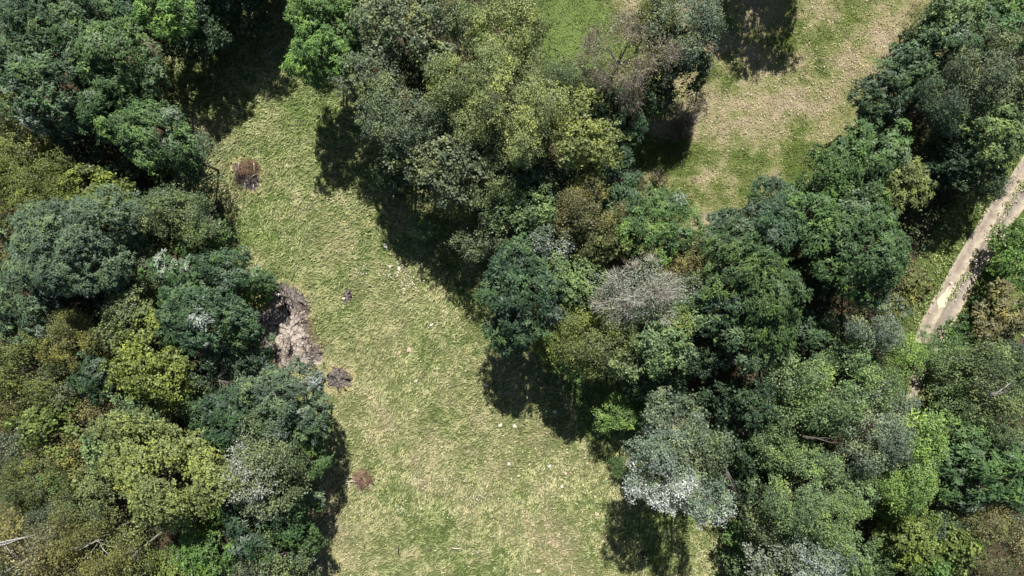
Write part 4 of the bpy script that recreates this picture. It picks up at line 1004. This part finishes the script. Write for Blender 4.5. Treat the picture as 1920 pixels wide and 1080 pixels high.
for i, (px, py, r_, lab, mt) in enumerate([
 (723, 462, .24, 'white stone in the upper meadow opposite the small lone shrub', STONE), (748, 504, .22, 'white stone between the upper meadow stones and the pale bare streak', STONE),
 (732, 500, .14, 'tiny pale stone beside the white one in the upper meadow', STONE), (675, 441, .1, 'tiny white stone highest up in the meadow', STONE),
 (768, 556, .17, 'white stone at the end of the pale bare streak', STONE), (757, 542, .12, 'small white stone in the pale bare streak', STONE),
 (809, 609, .18, 'round white stone in the middle of the meadow', STONE), (809, 623, .1, 'tiny white stone just below the round white one', STONE),
 (645, 560, .17, 'cream stone touching the small ash heap', STONE), (768, 656, .26, 'pinkish flat stone in the middle meadow', STONE2), (749, 661, .16, 'small pale stone beside the pinkish flat one', STONE2),
 (780, 714, .2, 'white stone between the pinkish stone and the belt shadow', STONE), (912, 723, .2, 'cream stone at the tip of the belt shadow', STONE),
 (938, 797, .2, 'white stone paired with a cream one below the belt shadow', STONE), (965, 799, .2, 'cream stone paired with a white one below the belt shadow', STONE),
 (1040, 772, .2, 'bright stone tucked against the edge of the belt shadow', STONE), (1030, 874, .2, 'bright white stone midway between belt shadow and silver poplar', STONE),
 (1060, 887, .18, 'pinkish stone beside the bright white one near the silver poplar', STONE2), (1053, 912, .17, 'white stone below the pinkish one near the silver poplar', STONE),
 (1119, 964, .25, 'flat pinkish stone beside the lush green patch', STONE2), (1116, 931, .13, 'small white stone above the flat pinkish one', STONE),
 (954, 870, .17, 'cream stone in the lower middle of the meadow', STONE), (725, 806, .15, 'pale stone in the meadow above the reddish brush pile', STONE2),
 (618, 1056, .2, 'pale stone at the shaded bottom corner of the meadow', STONE), (1008, 1070, .24, 'pinkish pale stone at the bottom edge of the meadow', STONE2),
 (790, 953, .12, 'small white stone beside the lush strip in the lower meadow', STONE), (911, 954, .1, 'tiny stone in the lower meadow right of the lush strip', STONE),
 (522, 552, .2, 'white stone at the upper corner of the large burnt patch', STONE), (972, 892, .12, 'little pale stone between the cream one and the bright white one', STONE),
 (820, 700, .1, 'tiny pale stone on open grass towards the belt shadow', STONE), (1015, 930, .1, 'tiny pale stone on open grass above the lush green patch', STONE)]):
    stone(px, py, r_, lab, mt, i)
# uncountable pale crumbs of soil and flower heads
def crumbs(name, spots, mat, seed):
    r = np.random.RandomState(seed); V = []; F = []
    for (px, py, sx, sy, n) in spots:
        for _ in range(n):
            x = gx(px) + r.normal(0, sx * M); y = gy(py) + r.normal(0, sy * M); s = r.uniform(.025, .085); b = len(V); a = r.uniform(0, 6)
            for k in range(4): V.append((x + math.cos(a + k * 1.57) * s * r.uniform(.7, 1.2), y + math.sin(a + k * 1.57) * s * r.uniform(.7, 1.2), .14 + r.uniform(0, .05)))
            V.append((x, y, .20 + s * .5)); F += [(b + k, b + (k + 1) % 4, b + 4) for k in range(4)]
    me = mesh_np(name, np.array(V), np.array(F), 3, mat); return tag(link(name, me), kind='stuff')
crumbs('soil_crumbs', [(765, 528, 14, 22, 130), (730, 515, 12, 10, 60), (595, 375, 40, 14, 70), (680, 504, 8, 6, 30), (790, 902, 14, 9, 24), (903, 923, 9, 8, 30), (750, 951, 5, 5, 20), (790, 720, 160, 160, 240), (900, 930, 190, 110, 420), (760, 560, 90, 120, 160), (1040, 860, 90, 70, 120), (700, 1040, 90, 30, 50), (1400, 180, 130, 90, 240), (1600, 110, 80, 70, 150), (1300, 210, 30, 50, 60), (1800, 500, 30, 60, 30)], plain('pale_soil', (0.62, 0.55, 0.45), .9, .25), 4)

# loose stones on the track
crumbs('track_rubble', [(TP[i][0] / M + 960 + 4, 540 - TP[i][1] / M, 3, 3, 2) for i in range(0, len(TP) * 6 // 10, 2)] + [(1835, 490, 5, 6, 40), (1785, 535, 6, 5, 20), (1865, 445, 6, 8, 20)], STONE, 6)

# ------------------------------------------------------------------ fence stakes and loose poles
DARKPOST = plain('weathered_post', (0.16, 0.135, 0.11), .85, .3); GREENPOST = plain('green_painted_metal', (0.10, 0.22, 0.09), .5, .15)
def post(px, py, h, rad, mat, label, capmat):
    root = empty('fence_post', (gx(px), gy(py), 0)); tag(root, label, 'post', 'stakes of the old fence line across the lower meadow')
    mb = MB(); mb.tube([(0, 0, -.1), (.01, 0, h * .5), (.02, .0, h)], [rad, rad * .97, rad * .9], 8); link('shaft', mb.mesh('shaft', mat), root)
    mb = MB(); mb.tube([(.02, 0, h + .002), (.02, 0, h + .03)], [rad * .85, rad * .5], 8); link('top', mb.mesh('top', capmat), root)
post(684, 1019, .95, .04, GREENPOST, 'slim green metal stake, the first from the wood edge', GREENPOST)
post(748, 1023, 1.15, .065, DARKPOST, 'thick dark wooden stake with pale top between the green stake and the short one', PALESTICK)
post(808, 1026, .6, .05, DARKPOST, 'short dark stub of a stake nearest the loose pale pole', DARKPOST)
stick('loose_pole', [at(848, 1028, .24), at(857, 1029, .26), at(867, 1029, .24)], .07, PALESTICK, None, 'short pale pole lying level in the grass beside the stakes', 'pole')
stick('loose_pole', [at(889, 1032, .24), at(897, 1038, .3), at(903, 1046, .24)], .06, GREYSTICK, None, 'grey forked pole lying aslant in the grass at the end of the stake line', 'pole')
stick('loose_pole', [at(579, 648, .1), at(583, 651, .1), at(589, 653, .12)], .04, GREYSTICK, None, 'small grey stick on the grass beside the big burnt patch', 'pole')

# ------------------------------------------------------------------ the person in the shade of the silver poplar
def skin_mesh(name, joints, edges, radii, mat, parent, subd=2, root=0):
    me = bpy.data.meshes.new(name); me.from_pydata(joints, edges, []); me.materials.append(mat)
    o = link(name, me, parent)
    o.modifiers.new('skin', 'SKIN'); lay = me.skin_vertices[0].data
    for i, v in enumerate(lay): v.radius = (radii[i], radii[i]) if not isinstance(radii[i], tuple) else radii[i]; v.use_root = (i == root)
    m_ = o.modifiers.new('sub', 'SUBSURF'); m_.levels = subd; m_.render_levels = subd
    o.modifiers['skin'].use_smooth_shade = True
    return o
SKINM = plain('skin', (0.52, 0.33, 0.24), .55, .06); CLOTH = plain('black_cloth', (0.022, 0.018, 0.022), .9, .3); TROUS = plain('dark_trousers', (0.03, 0.032, 0.045), .9, .3)
HAIR = plain('short_brown_hair', (0.09, 0.06, 0.045), .8, .3); SHOE = plain('shoe', (0.05, 0.05, 0.05), .7, .2); GADGET = plain('white_plastic', (0.75, 0.75, 0.74), .4, .05); SCREEN = plain('dark_screen', (0.03, 0.035, 0.045), .2, .1)
pr = empty('person', (gx(1203), gy(1033), 0), R(35)); tag(pr, 'person in black clothes holding a pale handset, standing in the shade of the silver poplar', 'person')
# facing -Y in own space
J = [(0, 0, .97), (0, 0, 1.12), (0, .01, 1.28), (0, .01, 1.43), (0, -.01, 1.52), (0, -.03, 1.62), (0, -.03, 1.71),
     (.18, .01, 1.42), (.24, -.02, 1.16), (.11, -.26, 1.13), (.075, -.32, 1.14),
     (-.18, .01, 1.42), (-.24, -.02, 1.16), (-.11, -.26, 1.13), (-.075, -.32, 1.14),
     (.10, 0, .90), (.11, -.01, .50), (.115, .02, .10), (.12, -.10, .04), (-.10, 0, .90), (-.11, -.03, .50), (-.12, .02, .10), (-.125, -.10, .04)]
E = [(0, 1), (1, 2), (2, 3), (3, 4), (4, 5), (5, 6), (3, 7), (7, 8), (8, 9), (9, 10), (3, 11), (11, 12), (12, 13), (13, 14), (0, 15), (15, 16), (16, 17), (17, 18), (0, 19), (19, 20), (20, 21), (21, 22)]
rad = [(.15, .10), (.13, .09), (.15, .10), (.13, .09), (.055, .055), (.078, .09), (.07, .08), .06, .043, .03, (.035, .02), .06, .043, .03, (.035, .02), .085, .058, .04, .035, .085, .058, .04, .035]
# fingers: five per hand rooted in the palm, curled round the handset
for s, pi in ((1, 10), (-1, 14)):
    bx_, by_, bz_ = J[pi]
    for k, (fl, fz) in enumerate([(.07, .03), (.08, .012), (.075, -.006), (.06, -.024)]):
        i0 = len(J); J += [(bx_ - s * .005, by_ - .035, bz_ + fz), (bx_ - s * .03, by_ - .05 - fl * .3, bz_ + fz), (bx_ - s * .055, by_ - .04 - fl * .2, bz_ + fz)]
        E += [(pi, i0), (i0, i0 + 1), (i0 + 1, i0 + 2)]; rad += [.010, .009, .007]
    i0 = len(J); J += [(bx_ - s * .03, by_ + .0, bz_ + .035), (bx_ - s * .05, by_ - .03, bz_ + .05)]; E += [(pi, i0), (i0, i0 + 1)]; rad += [.011, .009]
skin_mesh('body', J, E, rad, SKINM, pr)
jj = [(0, 0, .93), (0, 0, 1.12), (0, .01, 1.28), (0, .01, 1.42), (.19, .01, 1.425), (.25, -.02, 1.16), (.13, -.23, 1.13), (-.19, .01, 1.425), (-.25, -.02, 1.16), (-.13, -.23, 1.13), (0, 0, 1.48)]
skin_mesh('jacket', jj, [(0, 1), (1, 2), (2, 3), (3, 4), (4, 5), (5, 6), (3, 7), (7, 8), (8, 9), (3, 10)], [(.175, .125), (.16, .115), (.18, .125), (.16, .115), .08, .062, .048, .08, .062, .048, (.07, .07)], CLOTH, pr)
tj = [(0, 0, .98), (.10, 0, .88), (.11, -.01, .50), (.115, .02, .13), (-.10, 0, .88), (-.11, -.03, .50), (-.12, .02, .13)]
skin_mesh('trousers', tj, [(0, 1), (1, 2), (2, 3), (0, 4), (4, 5), (5, 6)], [(.16, .115), .105, .075, .06, .105, .075, .06], TROUS, pr)
for s in (1, -1):
    skin_mesh('shoe', [(s * .118, .04, .05), (s * .122, -.06, .045), (s * .125, -.15, .035)], [(0, 1), (1, 2)], [(.05, .045), (.05, .04), (.04, .028)], SHOE, pr, 1)
skin_mesh('hair', [(0, .02, 1.64), (0, -.01, 1.72), (0, -.06, 1.725)], [(0, 1), (1, 2)], [(.085, .08), (.085, .085), (.06, .05)], HAIR, pr, 2)
# face: eyes, nose, ears
def blobm(name, c, r3, mat, parent):
    mb = MB(); pts = []; rd = []
    for k in range(6):
        t = k / 5; pts.append((c[0], c[1], c[2] - r3[2] + 2 * r3[2] * t)); rd.append(max(.001, math.sin(math.pi * min(.97, max(.03, t))) * r3[0]))
    mb.tube(pts, rd, 8); return link(name, mb.mesh(name, mat), parent)
for s in (1, -1):
    blobm('eye', (s * .032, -.112, 1.655), (.011, 0, .008), SHOE, pr); blobm('ear', (s * .082, -.03, 1.65), (.014, 0, .03), SKINM, pr)
blobm('nose', (0, -.125, 1.635), (.014, 0, .022), SKINM, pr); blobm('mouth', (0, -.108, 1.60), (.02, 0, .004), REDTWIG, pr)
hs = empty('handset', (0, 0, 0)); p_ = Matrix.Rotation(R(35), 4, 'Z') @ Vector((0, -.39, 1.15)); hs.location = pr.location + p_; hs.rotation_euler = (0, 0, R(35))
tag(hs, 'pale remote handset with small screen held by the person in black', 'handset')
def slab(name, sx_, sy_, sz_, loc, mat, parent, bev=.2):
    v = []; 
    for z in (-1, 1):
        for (a, b) in ((-1, -1 + bev), (-1 + bev, -1), (1 - bev, -1), (1, -1 + bev), (1, 1 - bev), (1 - bev, 1), (-1 + bev, 1), (-1, 1 - bev)): v.append((loc[0] + a * sx_ / 2, loc[1] + b * sy_ / 2, loc[2] + z * sz_ / 2))
    f = [tuple(range(7, -1, -1)), tuple(range(8, 16))] + [(i, (i + 1) % 8, 8 + (i + 1) % 8, 8 + i) for i in range(8)]
    me = bpy.data.meshes.new(name); me.from_pydata(v, [], f); me.materials.append(mat); return link(name, me, parent)
slab('casing', .18, .11, .035, (0, 0, 0), GADGET, hs); slab('screen', .12, .07, .006, (0, .0, .021), SCREEN, hs, .1)
for s in (1, -1):
    mb = MB(); mb.tube([(s * .072, .0, .0175), (s * .072, .0, .035)], [.008, .006], 6); link('thumb_stick', mb.mesh('thumb_stick', SCREEN), hs)

# ------------------------------------------------------------------ undergrowth (stuff) on the forest floor
def undergrowth():
    r = np.random.RandomState(77); n = 30000
    x = r.uniform(-56, 56, n); y = r.uniform(-34, 34, n)
    d = fbm(x, y, .35, 71.0, 3)
    keep = (r.rand(n) < .35 + 1.2 * (d - .3))
    mw = [(a, b) for a, b in MW]
    shrink = lambda poly, off: poly
    keep &= ~inside(MW, x, y) & ~inside(FW, x, y) & ~(track_dist(x, y) < .5)
    ver = inside(VW, x, y); keep &= ~(ver & (track_dist(x, y) < 3.2))
    for b in BW: keep &= ~inside(b, x, y)
    x, y = x[keep], y[keep]; m0 = len(x); per = 12
    h = .25 + 8.0 * np.clip(fbm(x, y, .4, 19.0, 2) - .32, 0, 1) * r.uniform(.4, 1.4, m0)
    pos = np.stack([np.repeat(x, per), np.repeat(y, per), np.repeat(h, per)], 1); m = len(pos)
    off = r.normal(0, .26, (m, 3)) * np.array([1, 1, .55]); pos = pos + off; pos[:, 2] = np.maximum(pos[:, 2], .05)
    Q = leaf_quads(r, pos, norm(off), .24, .15, .7, .45, .1).reshape(-1, 3)
    tone = np.repeat(np.repeat(r.normal(0, .5, m0), per) + r.normal(0, .4, m), 4)
    me = mesh_np('undergrowth', Q, np.arange(len(Q)).reshape(-1, 4), 4, LEAF, {'tone': tone, 'pale': np.zeros(len(tone))})
    o = link('undergrowth', me); o.color = (.075, .11, .045, 0); tag(o, 'low brambles and seedlings on the shaded woodland floor', kind='stuff')
undergrowth()
# taller herbs fringing the meadow and lawn edges
def fringe():
    r = np.random.RandomState(78); X = []; Y = []
    for poly in (MW, FW):
        for i in range(len(poly)):
            a, b = np.array(poly[i]), np.array(poly[(i + 1) % len(poly)]); k = int(np.linalg.norm(b - a) * 16); t = r.rand(k)
            q = a + (b - a) * t[:, None] + r.normal(0, .9, (k, 2)); X.append(q[:, 0]); Y.append(q[:, 1])
    x = np.concatenate(X); y = np.concatenate(Y); ok = (np.abs(x) < 55) & (np.abs(y) < 34) & (fbm(x, y, .5, 3.3) > .42)
    for b in BW: ok &= ~inside(b, x, y)
    x, y = x[ok], y[ok]; m0 = len(x); per = 10
    pos = np.stack([np.repeat(x, per), np.repeat(y, per), np.repeat(r.uniform(.1, .5, m0), per)], 1); off = r.normal(0, .16, pos.shape); pos = pos + off; pos[:, 2] = np.abs(pos[:, 2])
    Q = leaf_quads(r, pos, norm(off), .2, .07, .5, .5, .1).reshape(-1, 3)
    me = mesh_np('edge_herbs', Q, np.arange(len(Q)).reshape(-1, 4), 4, LEAF, {'tone': np.repeat(r.normal(0, .5, len(pos)), 4), 'pale': np.zeros(len(Q))})
    o = link('edge_herbs', me); o.color = (.14, .18, .06, 0); tag(o, 'tall herbs and long grass along the edge of the trees', kind='stuff')
fringe()
# surrounding wood outside the frame
def surrounding():
    r = np.random.RandomState(90); pts = []
    for _ in range(2600):
        x, y = r.uniform(-85, 85), r.uniform(-65, 65)
        if abs(x) < 54 and abs(y) < 33.5: continue
        if inside([(-17, -75), (20, -75), (20, -30), (-17, -30)], np.array([x]), np.array([y]))[0]: continue
        if y > 30 and 2 < x < 46: continue
        if y > 30 and -16 < x < 20 and y < 44: continue
        if track_dist(np.array([x]), np.array([y]))[0] < 4: continue
        if all((x - a) ** 2 + (y - b) ** 2 > 22 for a, b in pts): pts.append((x, y))
    crowns = [PROTO[s][i][1] for s, i in (('robinia', 0), ('broad', 1), ('fine', 2), ('broad', 0), ('fine', 1))]
    V = np.array([(a, b, 8.0) for a, b in pts]); me = bpy.data.meshes.new('woodland'); me.from_pydata([tuple(v) for v in V], [], [])
    o = link('surrounding_woodland', me); tag(o, 'dense mixed wood continuing beyond the clearing on all sides', kind='stuff'); o.color = (.08, .12, .05, .2)
    ng = bpy.data.node_groups.new('scatter_crowns', 'GeometryNodeTree')
    ng.interface.new_socket('Geometry', in_out='INPUT', socket_type='NodeSocketGeometry'); ng.interface.new_socket('Geometry', in_out='OUTPUT', socket_type='NodeSocketGeometry')
    gi = ng.nodes.new('NodeGroupInput'); go = ng.nodes.new('NodeGroupOutput')
    src = [c for c in bpy.data.objects if c.name.startswith('crown') and c.data in crowns]
    seen = {}; 
    for c in src: seen.setdefault(c.data.name, c)
    jg = ng.nodes.new('GeometryNodeJoinGeometry')
    for c in list(seen.values())[:4]:
        oi = ng.nodes.new('GeometryNodeObjectInfo'); oi.inputs['Object'].default_value = c; oi.inputs['As Instance'].default_value = True; oi.transform_space = 'ORIGINAL'
        ng.links.new(oi.outputs['Geometry'], jg.inputs[0])
    ip = ng.nodes.new('GeometryNodeInstanceOnPoints'); ip.inputs['Pick Instance'].default_value = True
    rv = ng.nodes.new('FunctionNodeRandomValue'); rv.data_type = 'FLOAT_VECTOR'; rv.inputs[0].default_value = (0, 0, 0); rv.inputs[1].default_value = (0, 0, 6.28)
    rsn = ng.nodes.new('FunctionNodeRandomValue'); rsn.data_type = 'FLOAT'; rsn.inputs[2].default_value = .75; rsn.inputs[3].default_value = 1.2
    ng.links.new(gi.outputs[0], ip.inputs['Points']); ng.links.new(jg.outputs[0], ip.inputs['Instance']); ng.links.new(rv.outputs[0], ip.inputs['Rotation']); ng.links.new(rsn.outputs[1], ip.inputs['Scale'])
    ng.links.new(ip.outputs[0], go.inputs[0])
    md = o.modifiers.new('scatter', 'NODES'); md.node_group = ng
surrounding()
